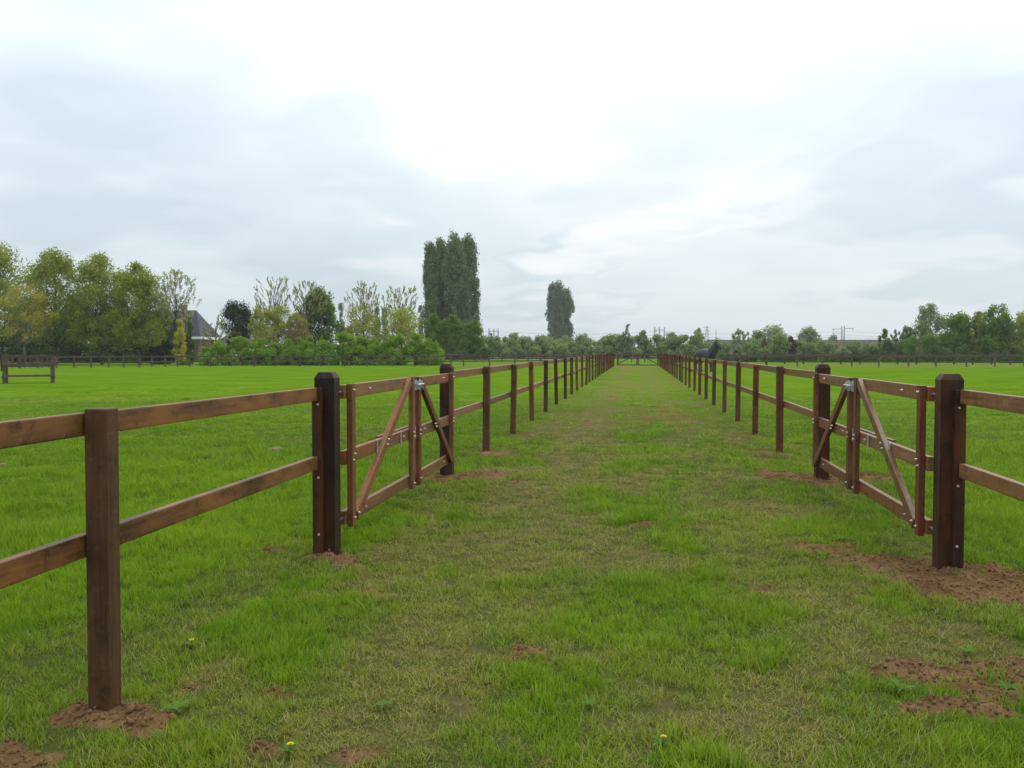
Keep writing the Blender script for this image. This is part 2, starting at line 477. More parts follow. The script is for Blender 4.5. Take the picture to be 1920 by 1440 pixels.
# ------------------------------------------------------------------ grass: instanced tufts on scattered points
def grass_mat():
    m, t, out = new_mat('grass_blades')
    ge = N(t, 'ShaderNodeNewGeometry')
    aw = N(t, 'ShaderNodeAttribute', attribute_name='worn'); aw.attribute_type = 'INSTANCER'
    ar = N(t, 'ShaderNodeAttribute', attribute_name='rnd'); ar.attribute_type = 'INSTANCER'
    c = turf_colour(t, ge.outputs['Position'], aw.outputs['Fac'])
    c = mix_rgb(t, 1.0, c, (1.68, 1.55, 1.0), 'MULTIPLY')
    rp = ge.outputs['Random Per Island']
    c = mix_rgb(t, maprange(t, ar.outputs['Fac'], .0, .40, .6, 0), c, (.070, .175, .008))
    c = mix_rgb(t, maprange(t, ar.outputs['Fac'], .8, 1., 0, .5), c, (.15, .27, .035))
    dry = N(t, 'ShaderNodeMath', operation='MULTIPLY_ADD'); L(t, aw.outputs['Fac'], dry.inputs[0]); dry.inputs[1].default_value = .55; L(t, rp, dry.inputs[2])
    c = mix_rgb(t, maprange(t, dry.outputs[0], 1.0, 1.12, 0, .85), c, STRAW)
    c = mix_rgb(t, maprange(t, rp, .0, .5, .35, 0), c, (.05, .15, .012))
    b = N(t, 'ShaderNodeBsdfPrincipled'); L(t, c, b.inputs['Base Color'])
    b.inputs['Roughness'].default_value = .6; b.inputs['Specular IOR Level'].default_value = .06
    tr = N(t, 'ShaderNodeBsdfTranslucent'); L(t, mix_rgb(t, .4, c, (1.2, 1.2, .4), 'MULTIPLY'), tr.inputs[0])
    # shading normal leaned up to add sky brightness to the upright blades
    nm = N(t, 'ShaderNodeVectorMath', operation='ADD'); L(t, ge.outputs['Normal'], nm.inputs[0]); nm.inputs[1].default_value = (0, 0, .9)
    nn = N(t, 'ShaderNodeVectorMath', operation='NORMALIZE'); L(t, nm.outputs[0], nn.inputs[0])
    L(t, nn.outputs[0], b.inputs['Normal'])
    mx = N(t, 'ShaderNodeMixShader'); mx.inputs[0].default_value = .28
    L(t, b.outputs[0], mx.inputs[1]); L(t, tr.outputs[0], mx.inputs[2]); L(t, mx.outputs[0], out.inputs[0])
    return m
GM = grass_mat()

def tuft_mesh(name, rng, nb, lo, hi, spread, splay, width):
    seg = 3
    V = np.zeros((nb, seg * 2 + 1, 3)); 
    th = rng.uniform(0, 2 * np.pi, nb); rr = spread * np.sqrt(rng.uniform(0, 1, nb))
    base = np.stack([rr * np.cos(th), rr * np.sin(th), np.full(nb, -.006)], -1)
    az = rng.uniform(0, 2 * np.pi, nb); Ln = rng.uniform(lo, hi, nb)
    lean0 = np.abs(rng.normal(0, splay * .5, nb)); bend = np.abs(rng.normal(splay * .8, splay * .5, nb))
    w = width * rng.uniform(.7, 1.3, nb)
    p = base.copy()
    side = np.stack([-np.sin(az), np.cos(az), np.zeros(nb)], -1)
    for s in range(seg + 1):
        f = s / seg
        if s < seg:
            V[:, 2 * s] = p - side * (w * (1 - f * .55))[:, None]; V[:, 2 * s + 1] = p + side * (w * (1 - f * .55))[:, None]
        else: V[:, 2 * seg] = p
        a = np.clip(lean0 + bend * (f + .3), 0, 1.75)
        p = p + (np.stack([np.cos(az) * np.sin(a), np.sin(az) * np.sin(a), np.cos(a)], -1) * (Ln / seg)[:, None])
    nv = seg * 2 + 1
    o = (np.arange(nb) * nv)[:, None, None]
    tri = [[0, 1, 3], [0, 3, 2], [2, 3, 5], [2, 5, 4], [4, 5, 6]]
    F = (np.array(tri)[None] + o).reshape(-1, 3)
    me = np_mesh(name, V.reshape(-1, 3), F, True); me.materials.append(GM)
    return me

def scatter(name, pts, rot, scl, ind, extra, variants, label, cat):
    me = bpy.data.meshes.new(name)
    me.vertices.add(len(pts)); me.vertices.foreach_set('co', pts.astype(np.float32).ravel())
    def att(nm, ty, arr, key='value'):
        a = me.attributes.new(nm, ty, 'POINT'); a.data.foreach_set(key, arr)
    att('rot', 'FLOAT_VECTOR', rot.astype(np.float32).ravel(), 'vector')
    att('scl', 'FLOAT_VECTOR', scl.astype(np.float32).ravel(), 'vector')
    att('ind', 'INT', ind.astype(np.int32))
    for k, v in extra.items(): att(k, 'FLOAT', v.astype(np.float32))
    src = bpy.data.collections.new(name + '_shapes')
    for i, v in enumerate(variants):
        src.objects.link(bpy.data.objects.new('%s_shape_%02d' % (name, i), v))
    ng = bpy.data.node_groups.new(name + '_scatter', 'GeometryNodeTree')
    ng.interface.new_socket(name='Geometry', in_out='INPUT', socket_type='NodeSocketGeometry')
    ng.interface.new_socket(name='Geometry', in_out='OUTPUT', socket_type='NodeSocketGeometry')
    gi = N(ng, 'NodeGroupInput'); go = N(ng, 'NodeGroupOutput')
    ci = N(ng, 'GeometryNodeCollectionInfo'); ci.inputs['Collection'].default_value = src
    ci.inputs['Separate Children'].default_value = True; ci.inputs['Reset Children'].default_value = True
    ip = N(ng, 'GeometryNodeInstanceOnPoints'); ip.inputs['Pick Instance'].default_value = True
    def na(nm, ty):
        n = N(ng, 'GeometryNodeInputNamedAttribute', data_type=ty); n.inputs['Name'].default_value = nm
        return [o for o in n.outputs if o.enabled and o.name == 'Attribute'][0]
    er = N(ng, 'FunctionNodeEulerToRotation')
    L(ng, gi.outputs[0], ip.inputs['Points']); L(ng, ci.outputs[0], ip.inputs['Instance'])
    L(ng, na('ind', 'INT'), ip.inputs['Instance Index'])
    L(ng, na('rot', 'FLOAT_VECTOR'), er.inputs[0]); L(ng, er.outputs[0], ip.inputs['Rotation'])
    L(ng, na('scl', 'FLOAT_VECTOR'), ip.inputs['Scale'])
    L(ng, ip.outputs[0], go.inputs[0])
    o = place(name, me)
    md = o.modifiers.new('scatter', 'NODES'); md.node_group = ng
    return tag(o, label, cat, kind='stuff')

def build_grass():
    rng = np.random.default_rng(7)
    V = []
    for i in range(7): V.append(tuft_mesh('lush_tuft', rng, 34, .045, .105, .075, .55, .0021))     # 0-6 lush
    for i in range(4): V.append(tuft_mesh('short_tuft', rng, 34, .025, .065, .085, .85, .0019))      # 7-10 worn, flattened
    for i in range(3): V.append(tuft_mesh('tall_tuft', rng, 30, .08, .155, .06, .60, .0024))       # 11-13 tall clumps
    # candidates by depth: density falls with distance
    P = []
    edges = [1.6, 3.0, 4.5, 6.5, 9, 12, 16, 22, 30, 40]
    dens = [560, 560, 420, 290, 180, 100, 44, 14, 4]
    for (a, b), dn in zip(zip(edges[:-1], edges[1:]), dens):
        wid = lambda D: 1.2 * D + 2.6
        area = (wid(a) + wid(b)) / 2 * (b - a)
        n = int(area * dn)
        D = np.sqrt(rng.uniform(a * a, b * b, n)) if a > 3 else rng.uniform(a, b, n)
        u = rng.uniform(-.5, .5, n) * wid(D)
        xy = FWH[None, :2] * D[:, None] + RT[None, :2] * u[:, None]
        P.append(np.concatenate([xy, D[:, None]], 1))
    P = np.concatenate(P)
    x, y, D = P.T
    soil, worn = masks(x, y)
    keep = rng.uniform(0, 1, len(x)) > np.clip(soil * 1.7, 0, .965)
    keep &= rng.uniform(0, 1, len(x)) > worn * .28
    for cx, cy, r in ((-2.26, 3.57, .06), (-2.29, 6.49, .09), (2.18, 6.7, .09), (-2.3, 10.8, .09), (2.17, 11.1, .09)):
        keep &= np.hypot(x - cx, y - cy) > r
    x, y, D, soil, worn = (v[keep] for v in (x, y, D, soil, worn))
    n = len(x)
    z = height(x, y, soil)
    clump = fbm(x * 2.2, y * 2.2, 91)
    r = rng.uniform(0, 1, n)
    ind = np.where(r < np.clip(np.maximum(worn * 1.1, soil * 3) + .18, .06, .92), rng.integers(7, 11, n), rng.integers(0, 7, n))
    tall = (rng.uniform(0, 1, n) < .30 * sstep(.5, .72, clump)) & (worn < .35)
    ind = np.where(tall, rng.integers(11, 14, n), ind)
    s = rng.uniform(.5, .98, n) * (.66 + .62 * clump) * (1 + .010 * D)
    inside = (np.abs(x) < 2.2)
    s = np.where(inside, s, s * 1.0)
    s = np.where((D > 14), s * .85, s)
    zs = s * rng.uniform(.8, 1.1, n) * (1 - .45 * worn) * (1 - .8 * sstep(11, 36, D))
    wb = 1 + np.clip(D - 6, 0, 50) * .05
    scl = np.stack([s * np.minimum(wb, 2.2), s * np.minimum(wb, 2.2), zs], -1)
    rot = np.stack([rng.normal(0, .12, n), rng.normal(0, .12, n), rng.uniform(0, 6.283, n)], -1)
    scatter('grass', np.stack([x, y, z], -1), rot, scl, ind,
            {'worn': worn, 'rnd': np.clip(fbm(x * 1.3, y * 1.3, 95) * .9 + rng.uniform(-.35, .35, n), 0, 1)}, V,
            'short meadow grass blades covering the lane and both paddocks', 'grass')
    # crumbs of soil on the bare patches
    CM = plain_mat('soil_crumbs', (.165, .092, .043), .95, 0, .35, 20)
    cl = []
    for i in range(4):
        bm = bmesh.new(); bmesh.ops.create_icosphere(bm, subdivisions=2, radius=1)
        for v in bm.verts:
            f = .6 + .75 * vnoise(np.array([v.co.x * 2 + i * 9]), np.array([v.co.y * 2 + v.co.z * 1.7]), i)[0]
            v.co = Vector((v.co.x * f, v.co.y * f * .85, v.co.z * f * .65))
        cl.append(bm_mesh('crumb', bm, CM, True))
    n = 240000
    D = rng.uniform(2.4, 13, n); u = rng.uniform(-.5, .5, n) * (1.2 * D + 1.5)
    x = FWH[0] * D + RT[0] * u; y = FWH[1] * D + RT[1] * u
    soil, worn = masks(x, y)
    k = rng.uniform(0, 1, n) < (soil > .3) * soil * .75
    x, y, soil = x[k], y[k], soil[k]; n = len(x)
    s = .0025 + .010 * rng.uniform(0, 1, n) ** 2.5 + (rng.uniform(0, 1, n) > .985) * .012
    scatter('soil_crumbs', np.stack([x, y, height(x, y, soil) + s * .2], -1), rng.uniform(0, 6.28, (n, 3)), np.stack([s, s, s], -1),
            rng.integers(0, 4, n), {}, cl, 'loose crumbs of brown soil on the bare patches', 'soil')
build_grass()

# ------------------------------------------------------------------ fences
rnd = random.Random(3)
POST = box_mesh('post', .098, .098, 1.42, .007, 2, 'base', M['post'])
RAIL = {}
def rail_mesh(length, h=.098, th=.045, mat='rail'):
    k = (round(length, 3), h, th, mat)
    if k not in RAIL: RAIL[k] = box_mesh('rail', k[0], th, h, .006, 2, 'start', M[mat])
    return RAIL[k]

def gatepost_mesh():
    bm = bmesh.new(); s = .075; c = .055; H0, H1 = 1.35, 1.395
    rings = [(s, -.12), (s, H0), (c - .006, H1 - .003), (c - .016, H1)]
    prev = None
    for r, z in rings:
        vs = [bm.verts.new((r * a, r * b, z)) for a, b in ((-1, -1), (1, -1), (1, 1), (-1, 1))]
        if prev:
            for i in range(4): bm.faces.new((prev[i], prev[(i + 1) % 4], vs[(i + 1) % 4], vs[i]))
        else: bm.faces.new(vs[::-1])
        prev = vs
    bm.faces.new(prev)
    ed = [e for e in bm.edges if abs(e.verts[0].co.z - e.verts[1].co.z) > .5]
    bmesh.ops.bevel(bm, geom=ed, offset=.008, segments=2, affect='EDGES')
    return bm_mesh('gatepost', bm, M['gatepost'])
GATEPOST = gatepost_mesh()
BATTEN = box_mesh('batten', .072, .055, 1.39, .005, 2, 'base', M['gatepost'])

def bolt_mesh():
    bm = bmesh.new()
    bmesh.ops.create_cone(bm, cap_ends=True, segments=10, radius1=.010, radius2=.0075, depth=.010)
    bmesh.ops.translate(bm, verts=bm.verts, vec=(0, 0, .004))
    g = bmesh.ops.create_cone(bm, cap_ends=True, segments=6, radius1=.0055, radius2=.005, depth=.008)
    bmesh.ops.translate(bm, verts=g['verts'], vec=(0, 0, .013))
    return bm_mesh('bolt', bm, M['bolt'], False)
BOLT = bolt_mesh()

def add_rail(root, p0, p1, z, h=.098, th=.045, mat='rail', name='rail'):
    """p0, p1 xy; z = centre height (tuple for both ends)"""
    z0, z1 = z if isinstance(z, tuple) else (z, z)
    d = Vector((p1[0] - p0[0], p1[1] - p0[1], z1 - z0)); ln = d.length
    me = rail_mesh(ln, h, th, mat)
    o = place(name, me, root, (p0[0], p0[1], z0), (0, -math.asin(d.z / ln), math.atan2(d.y, d.x)))
    return o

RAIL_Z = (1.24, .73)
def post_at(root, x, y, dz=0., mesh=None, name='post'):
    return place(name, mesh or POST, root, (x, y, -.11 + dz), (rnd.gauss(0, .008), rnd.gauss(0, .008), rnd.gauss(0, .03)))

def lane_fence(x, ys, side, label):
    root = empty('paddock_fence', (0, 0, 0), 0, label, 'fence', 'new brown lane fences')
    gp_y = ys[0]
    place('gatepost', GATEPOST, root, (x, gp_y, 0), (0, 0, .01 * side))
    rx = x + side * .0735
    for y in ys[1:]: post_at(root, x + rnd.gauss(0, .010), y, rnd.gauss(0, .014))
    bounds = ys[:]
    for a, b in zip(bounds[:-1], bounds[1:]):
        for z in RAIL_Z:
            j = rnd.gauss(0, .004)
            ya = a + (.08 if a == gp_y else .003)
            add_rail(root, (rx, ya), (rx, b - .003), (z + j, z + rnd.gauss(0, .004)))
    for z in RAIL_Z: pass
    return root

XL, XR = -2.29, 2.17
ysL = [10.80] + [13.74 + 3.05 * k + (rnd.gauss(0, .05) if k > 3 else 0) for k in range(26)]
ysR = [11.10] + [14.25 + 3.03 * k + (rnd.gauss(0, .05) if k > 3 else 0) for k in range(26)]
lane_fence(XL, ysL, -1, 'long brown two-rail wooden fence along the left side of the lane')
lane_fence(XR, ysR, 1, 'long brown two-rail wooden fence along the right side of the lane')

def near_fence(x, gy, ys, side, label, rm='rail'):
    """fence from behind the camera to the near gate post"""
    root = empty('paddock_fence', (0, 0, 0), 0, label, 'fence', 'new brown lane fences')
    place('gatepost', GATEPOST, root, (x, gy, 0), (0, 0, -.01 * side))
    bx = x + side * .037
    b = place('batten', BATTEN, root, (bx, gy - .104, -.11))
    for z in (1.16, .62, .2):
        place('bolt', BOLT, root, (bx - side * .012, gy - .1315, z), (R(90), 0, 0))
    for y in ys: post_at(root, x + .03 * (side < 0), y)
    rx = x + side * .05
    prev = gy - .135
    for i, y in enumerate(ys):
        for z in RAIL_Z:
            a = (rx + side * .0, prev) if i == 0 else (x + side * .0735 + .03 * (side < 0), prev)
            e = (x + side * .0735 + .03 * (side < 0), y + .004)
            add_rail(root, e, a, (z + rnd.gauss(0, .003), z + rnd.gauss(0, .003)), mat=rm)
        prev = y - .004
    return root
near_fence(XL, 6.505, [3.57, .55, -2.5], -1, 'brown fence with the square post closest to the camera, left foreground', 'rail_dark')
near_fence(XR, 6.715, [3.68, .65, -2.4], 1, 'brown fence cut by the right edge, behind bare soil patch')

# ------------------------------------------------------------------ folding lane gates (local x = along the gate, local y = towards the lane)
def bar(root, name, u0, z0, u1, z1, w, th, yc, mat):
    d = Vector((u1 - u0, 0, z1 - z0)); ln = d.length
    return place(name, rail_mesh(ln, w, th, mat), root, (u0, yc, z0), (0, -math.atan2(d.z, d.x), 0))

STILE = {}
def stile(root, u, z0, z1, yc, sx=.09, sy=.045):
    k = (round(z1 - z0, 3), sx, sy)
    if k not in STILE: STILE[k] = box_mesh('stile', sx, sy, k[0], .006, 2, 'base', M['stile'])
    return place('stile', STILE[k], root, (u, yc, z0))

def gate_latch(root, u, z, y, s):
    bm = bmesh.new()
    def bx(cx, cz, w, h, d, cy=0):
        g = bmesh.ops.create_cube(bm, size=1)
        for v in g['verts']: v.co = Vector((cx + v.co.x * w, cy + v.co.y * d, cz + v.co.z * h))
    bx(-.085, 0, .075, .10, .006); bx(.085, 0, .075, .10, .006)
    bx(0, -.005, .20, .022, .018, s * .018); bx(-.06, .02, .02, .035, .03, s * .02); bx(.06, .02, .02, .035, .03, s * .02)
    bx(-.085, -.03, .02, .02, .03, s * .015); bx(.10, -.03, .02, .02, .03, s * .015)
    la = place('latch', bm_mesh('latch', bm, M['steel']), root, (u, y, z))
    bm = bmesh.new(); bmesh.ops.create_cone(bm, cap_ends=True, segments=8, radius1=.008, radius2=.008, depth=.24)
    place('latch_bolt', bm_mesh('latch_bolt', bm, M['steel'], True), la, (0, s * .034, .005), (0, R(90), 0))

def lane_gate(hx, hy, s, ang, label, k=1.0):
    """s=+1: lane lies on local +y (right of travel when x->along lane is local)"""
    root = empty('wooden_gate', (hx, hy, 0), R(90) + ang, label, 'gate', 'folding wooden gates standing open along the lane')
    # local x points along the lane; lane side is local y = -1*... for the left gate (lane to the right)
    yr = 0.0; ys = s * .0455
    zt, zm, zb = 1.24, .735, .275
    L1, M1, M2, L2 = 0.0, 2.09 * k, 2.12 * k, 3.97 * k
    for z in (zt, zm, zb):
        bar(root, 'rail', L1, z, M1, z, .105, .045, yr, 'rail')
        bar(root, 'rail', M2, z - .008, L2 - (.0 if z > .5 else .14), z - .008, .105, .045, yr, 'rail')
    u1, u2, u3, u4 = .085, 1.985 * k, 2.25 * k, 3.92 * k
    stile(root, u1, .20, 1.30, ys); stile(root, u2, .20, 1.30, ys)
    stile(root, u3, .20, 1.29, ys); stile(root, u4, .20, 1.29, ys)
    bar(root, 'brace', u1 + .095, .262, u2 - .085, 1.262, .085, .044, ys, 'rail')
    bar(root, 'brace', u3 + .085, 1.245, u4 - .04, .25, .085, .0435, ys, 'stile')
    # sliding bar behind the middle rail with its steel guides
    bar(root, 'slide_bar', 1.10 * k, zm + .022, u3, zm + .022, .085, .04, -s * .046, 'rail')
    GUIDE = box_mesh('guide_bracket', .022, .012, .15, .003, 1, 'centre', M['steel'])
    for u in (1.62 * k, .93 * k if s > 0 else .84): place('guide_bracket', GUIDE, root, (u, s * .0305, zm - .012))
    GU2 = box_mesh('guide_bracket', .03, .012, .13, .003, 1, 'centre', M['steel'])
    place('guide_bracket', GU2, root, (u3 - .072, s * .0305, zm))
    gate_latch(root, (u2 + u3) / 2, 1.215, s * .073, s)
    for z in (zt, zb):
        bm = bmesh.new(); bmesh.ops.create_cone(bm, cap_ends=True, segments=10, radius1=.011, radius2=.011, depth=.15)
        place('hinge', bm_mesh('hinge', bm, M['iron'], True), root, (-.045, 0, z), (0, R(90), 0))
    bo = R(-90) * s
    for u, z in ((u1, zt + .012), (u1 + .015, zm + .022), (u1 - .015, zm - .022), (u1 + .01, zb - .01), (u2 - .01, zm + .022), (u2 + .02, zm - .022), (u2 + .01, zb - .02),
                 (u3, zm + .02), (u3 + .01, zm - .024), (u3 + .01, zb - .01), (u4, zt), (u4 + .01, zm + .02), (u4 - .01, zm - .02), (u1 + .94 * k, zm), (u1 + .98 * k, zm + .04), (u3 + .68 * k, zm + .03), (u3 + .73 * k, zm - .005), (u1 + .11, zb + .01)):
        place('bolt', BOLT, root, (u, s * .0665, z), (bo, 0, 0))
    for u, z in ((.65, zt), (.52, zb), (2.62 * k, zm), (3.55 * k, zt), (3.55 * k, zb), (1.75 * k, zm)):
        place('bolt', BOLT, root, (u, s * .0215, z), (bo, 0, 0))
    return root
lane_gate(-2.224, 6.645, -1, .001, 'open brown wooden gate along the left lane fence, with galvanised latch')
lane_gate(2.104, 6.875, 1, .0, 'open brown wooden gate along the right lane fence, beside soil patch', 1.03)

# gate closing the far end of the lane
def far_gate():
    c = (G(1157, 686) + G(1236, 686)) / 2
    w = 4.15
    root = empty('wooden_gate', (.05, 91.6, 0), 0, 'closed double gate with inverted V braces at the far end of the lane', 'gate')
    x0 = -w / 2; x1 = w / 2
    for z in (1.08, .10):
        for a, b in ((x0, -.02), (.02, x1)):
            bar(root, 'rail', a, z, b, z, .10, .045, 0, 'oldrail')
    bar(root, 'brace', x0 + .05, .16, -.45, .98, .09, .04, -.045, 'oldrail')
    bar(root, 'brace', .45, .98, x1 - .05, .16, .09, .04, -.045, 'oldrail')
    bar(root, 'brace', -.5, .95, .5, .95, .09, .04, -.088, 'oldrail')
    st = box_mesh('stile', .12, .05, 1.08, .005, 1, 'base', M['oldpost'])
    for u in (x0 + .06, -.07, .07, x1 - .06): place('stile', st, root, (u, .05, .05))
    return root
far_gate()

# older post-and-rail fences round the paddocks
OLDPOST = box_mesh('post', .12, .12, 1.22, .012, 1, 'base', M['oldpost'])
DARKPOST = box_mesh('post', .14, .14, 1.32, .012, 1, 'base', M['gatepost'])
def old_fence(pts, label, rails=(.98, .48), post=OLDPOST, th=.05, h=.11, lap=-.09):
    root = empty('paddock_fence', (0, 0, 0), 0, label, 'fence')
    for p in pts:
        place('post', post, root, (p[0], p[1], -.13 + rnd.gauss(0, .02)), (rnd.gauss(0, .015), rnd.gauss(0, .015), rnd.gauss(0, .1)))
    for a, b in zip(pts[:-1], pts[1:]):
        d = np.array([b[0] - a[0], b[1] - a[1]]); d /= np.linalg.norm(d); nrm = np.array([d[1], -d[0]])
        o = nrm * -lap
        for z in rails:
            add_rail(root, (a[0] + o[0] + d[0] * .003, a[1] + o[1] + d[1] * .003), (b[0] + o[0] - d[0] * .003, b[1] + o[1] - d[1] * .003), (z + rnd.gauss(0, .02), z + rnd.gauss(0, .02)), h, th, 'oldrail')
    return root
def px_line(pxs, y0, y1):
    a, b = pxs[0], pxs[-1]
    return [G(p, y0 + (y1 - y0) * (p - a) / (b - a)) for p in pxs]
old_fence(px_line([-30, 5, 38, 72, 106, 139, 171, 204, 232, 261, 285, 310, 333, 356], 691.5, 687.3), 'weathered dark fence below the row of trees at left')
old_fence(px_line([356, 395, 434, 477, 517, 562, 602, 647, 688, 735, 777, 803, 846, 869, 918, 965, 1012, 1060, 1105, 1150], 687.3, 686.2),
          'weathered grey fence crossing behind the left paddock, before the hedge', (.98, .5))
old_fence(px_line([1243, 1292, 1341, 1390, 1438, 1495, 1542, 1597, 1648, 1703, 1755, 1812, 1865, 1920, 1975, 2030], 686.4, 688.4),
          'weathered grey fence crossing behind the right paddock', (.98, .47))
def far_pts(p0, p1, D0, D1, n): return [at(p0 + (p1 - p0) * i / (n - 1), D0 + (D1 - D0) * i / (n - 1)) for i in range(n)]
old_fence(far_pts(820, 1330, 118, 118, 22), 'dark distant fence beyond the far end of the lane', (1.0, .5))
old_fence(far_pts(1330, 2000, 104, 98, 20), 'dark higher fence just behind the right paddock fence', (1.06, .86), DARKPOST, .06, .13)

# ------------------------------------------------------------------ feeding rack in the left paddock
def rack():
    a = G(8, 719.5); b = G(98, 718.3)
    d = (b - a); w = np.linalg.norm(d[:2]); ang = math.atan2(d[1], d[0])
    root = empty('feeding_rack', a, ang, 'old wooden feeding rack with three rails standing at the left edge', 'feeding rack')
    dep = 1.1
    pm = box_mesh('leg', .14, .14, 1.42, .01, 1, 'base', M['oldpost'])
    for x in (0, w):
        for y in (0, dep): place('leg', pm, root, (x, y, -.08))
    for y, off in ((0, -.093), (dep, .093)):
        for z, h in ((1.30, .09), (.84, .13), (.36, .10)):
            if y and z < .5: continue
            bar(root, 'rail', -.08, z, w + .10, z + rnd.gauss(0, .015), h, .045, y + off, 'oldrail')
    for x in (-.093, w + .093):
        for z in (1.18, .70, .30):
            o = place('rail', rail_mesh(dep + .1, .1, .045, 'oldrail'), root, (x, -.05, z), (0, 0, R(90)))
    sl = box_mesh('slat', .06, .03, .62, .004, 1, 'base', M['oldpost'])
    for i in range(7): place('slat', sl, root, (.28 + i * (w - .5) / 6, dep + .051, .72))
    tr = place('trough', box_mesh('trough', w - .16, .5, .06, .01, 1, 'base', M['oldpost']), root, (w / 2, dep / 2 + .1, .80))
rack()

# ------------------------------------------------------------------ trees
def leaf_mesh(name, C, Rr, cnt, size, rng, squash=1.0, stretch=1.0, mat=None, up=0.0, lens=(1.0, .6)):
    C = np.asarray(C, float); Rr = np.asarray(Rr, float); cnt = np.asarray(cnt, int)
    ci = np.repeat(np.arange(len(C)), cnt); n = len(ci)
    dirv = rng.normal(0, 1, (n, 3)); dirv /= np.linalg.norm(dirv, axis=1)[:, None]
    rad = rng.uniform(0, 1, n) ** .5
    p = C[ci] + dirv * (rad * Rr[ci])[:, None] * np.array([1, 1, stretch])
    a = rng.normal(0, 1, (n, 3)) + np.array([0, 0, up]); a /= np.linalg.norm(a, axis=1)[:, None]
    b = np.cross(a, rng.normal(0, 1, (n, 3))); b /= np.linalg.norm(b, axis=1)[:, None] + 1e-9
    s = size * rng.uniform(.55, 1.35, n)
    a = a * (s * lens[0])[:, None] * .5; b = b * (s * lens[1])[:, None] * .5
    V = np.stack([p - a, p + b, p + a, p - b], 1).reshape(-1, 3)
    F = np.arange(n * 4).reshape(-1, 4)
    me = np_mesh(name, V, F)
    if mat: me.materials.append(mat)
    return me

def profile(prof, t):
    return np.interp(t, [p[0] for p in prof], [p[1] for p in prof])

def limb(p0, p1, r0, r1, rng, n=5, sag=.12):
    p0 = np.asarray(p0, float); p1 = np.asarray(p1, float)
    t = np.linspace(0, 1, n)[:, None]
    ln = np.linalg.norm(p1 - p0)
    bow = np.sin(t * np.pi) * (rng.normal(0, .06, 3) + np.array([0, 0, -sag]) * 1.0) * ln
    return p0 + (p1 - p0) * t + bow, np.linspace(r0, r1, n)

def make_tree(name, label, cat, px, D, top, width, base=None, prof=((0, .3), (.25, .95), (.5, 1.), (.8, .7), (1, .12)), crown0=.2,
              ncl=150, leaves=12000, leaf=.16, clr=.09, mat='spring', bark='bark', lean=(0, 0), seed=1, group=None, stretch=1.0, trunk_r=.16,
              nlimb=45, sparse=0.0, up=0.0, surf=.45, lens=(1., .6)):
    """px: pixel column; D: depth; top: pixel row of the top; width: crown width in pixels"""
    rng = np.random.default_rng(seed)
    loc = at(px, D); Ht = hgt(top, D); Wd = width * D / FPX
    root = empty(name, loc, 0, label, cat, group)
    z0 = Ht * crown0; ch = Ht - z0
    t = rng.uniform(0, 1, ncl * 3)
    keep = rng.uniform(0, 1, ncl * 3) < (profile(prof, t) + .15); t = t[keep][:ncl]; n = len(t)
    rr = profile(prof, t) * Wd / 2
    rad = rr * rng.uniform(0, 1, n) ** surf
    th = rng.uniform(0, 2 * np.pi, n)
    lump = 1 + .22 * np.sin(th * 3 + t * 9 + seed) * rng.uniform(.3, 1, n)
    leanv = np.array([RT[0], RT[1], 0]) * lean[0]
    C = np.stack([rad * np.cos(th) * lump, rad * np.sin(th) * lump, z0 + t * ch], -1) + leanv * (t ** 1.5 * Ht)[:, None]
    cr = clr * 1.35 * Wd * rng.uniform(.6, 1.4, n) + .05
    C[:, 2] = np.minimum(C[:, 2], Ht - cr * .6)
    leaves *= 1.7; leaf *= 1.12
    cnt = np.maximum(3, (leaves / n * rng.uniform(.4, 1.6, n))).astype(int)
    paths = []
    top_t = .86
    zz = np.linspace(-.2, Ht * top_t, 9)
    wob = np.stack([rng.normal(0, .02 * Wd, 9), rng.normal(0, .02 * Wd, 9), zz * 0], -1); wob[0] = 0; wob[1] *= .3
    tp = np.stack([zz * 0, zz * 0, zz], -1) + wob + leanv[None] * ((np.clip(zz - z0, 0, None) / ch) ** 1.5 * Ht)[:, None]
    tr = trunk_r * np.array([1.25, 1.0, .9, .8, .7, .55, .42, .28, .12])
    paths.append((tp, tr))
    order = rng.permutation(n)[:nlimb]
    for i in order:
        c = C[i]
        hd = math.hypot(c[0], c[1])
        zb = max(z0 * .75, c[2] - hd * rng.uniform(.7, 1.5) - .1 * ch)
        zb = min(zb, Ht * top_t * .97)
        p0 = np.array([np.interp(zb, zz, tp[:, k]) for k in (0, 1)] + [zb])
        r0 = np.interp(zb, zz, tr) * .55
        paths.append(limb(p0, c, r0, max(.008, r0 * .18), rng))
    v, f = tube_np(paths, 5)
    me = np_mesh('trunk', v, f, True); me.materials.append(M[bark])
    place('trunk', me, root)
    if sparse > 0:
        # leaf sprays strung along upswept twigs
        C2, R2 = [], []
        twigs = []
        for i in range(n):
            a = C[i]; outv = np.array([a[0], a[1], 0]); o = np.linalg.norm(outv) + 1e-6
            d = outv / o * rng.uniform(.15, .7) + np.array([0, 0, 1.0]) + rng.normal(0, .22, 3); d /= np.linalg.norm(d)
            ln = sparse * ch * rng.uniform(.5, 1.2)
            twigs.append((np.stack([a - d * ln * .5, a, a + d * ln * .5]), np.array([.022, .014, .006]) * D / 95))
            for s in np.linspace(-.1, .5, 5): C2.append(a + d * ln * s); R2.append(clr * Wd * .55 * rng.uniform(.6, 1.2))
        v, f = tube_np(twigs, 3)
        me = np_mesh('twigs', v, f, True); me.materials.append(M['bark_twig']); tag(place('twigs', me, root), kind='stuff')
        C, cr = np.array(C2), np.array(R2); cnt = np.maximum(2, rng.poisson(leaves / len(C), len(C)))
    place('crown', leaf_mesh('crown', C, cr, cnt, leaf, rng, 1, stretch, M[mat], up, lens), root)
    return root

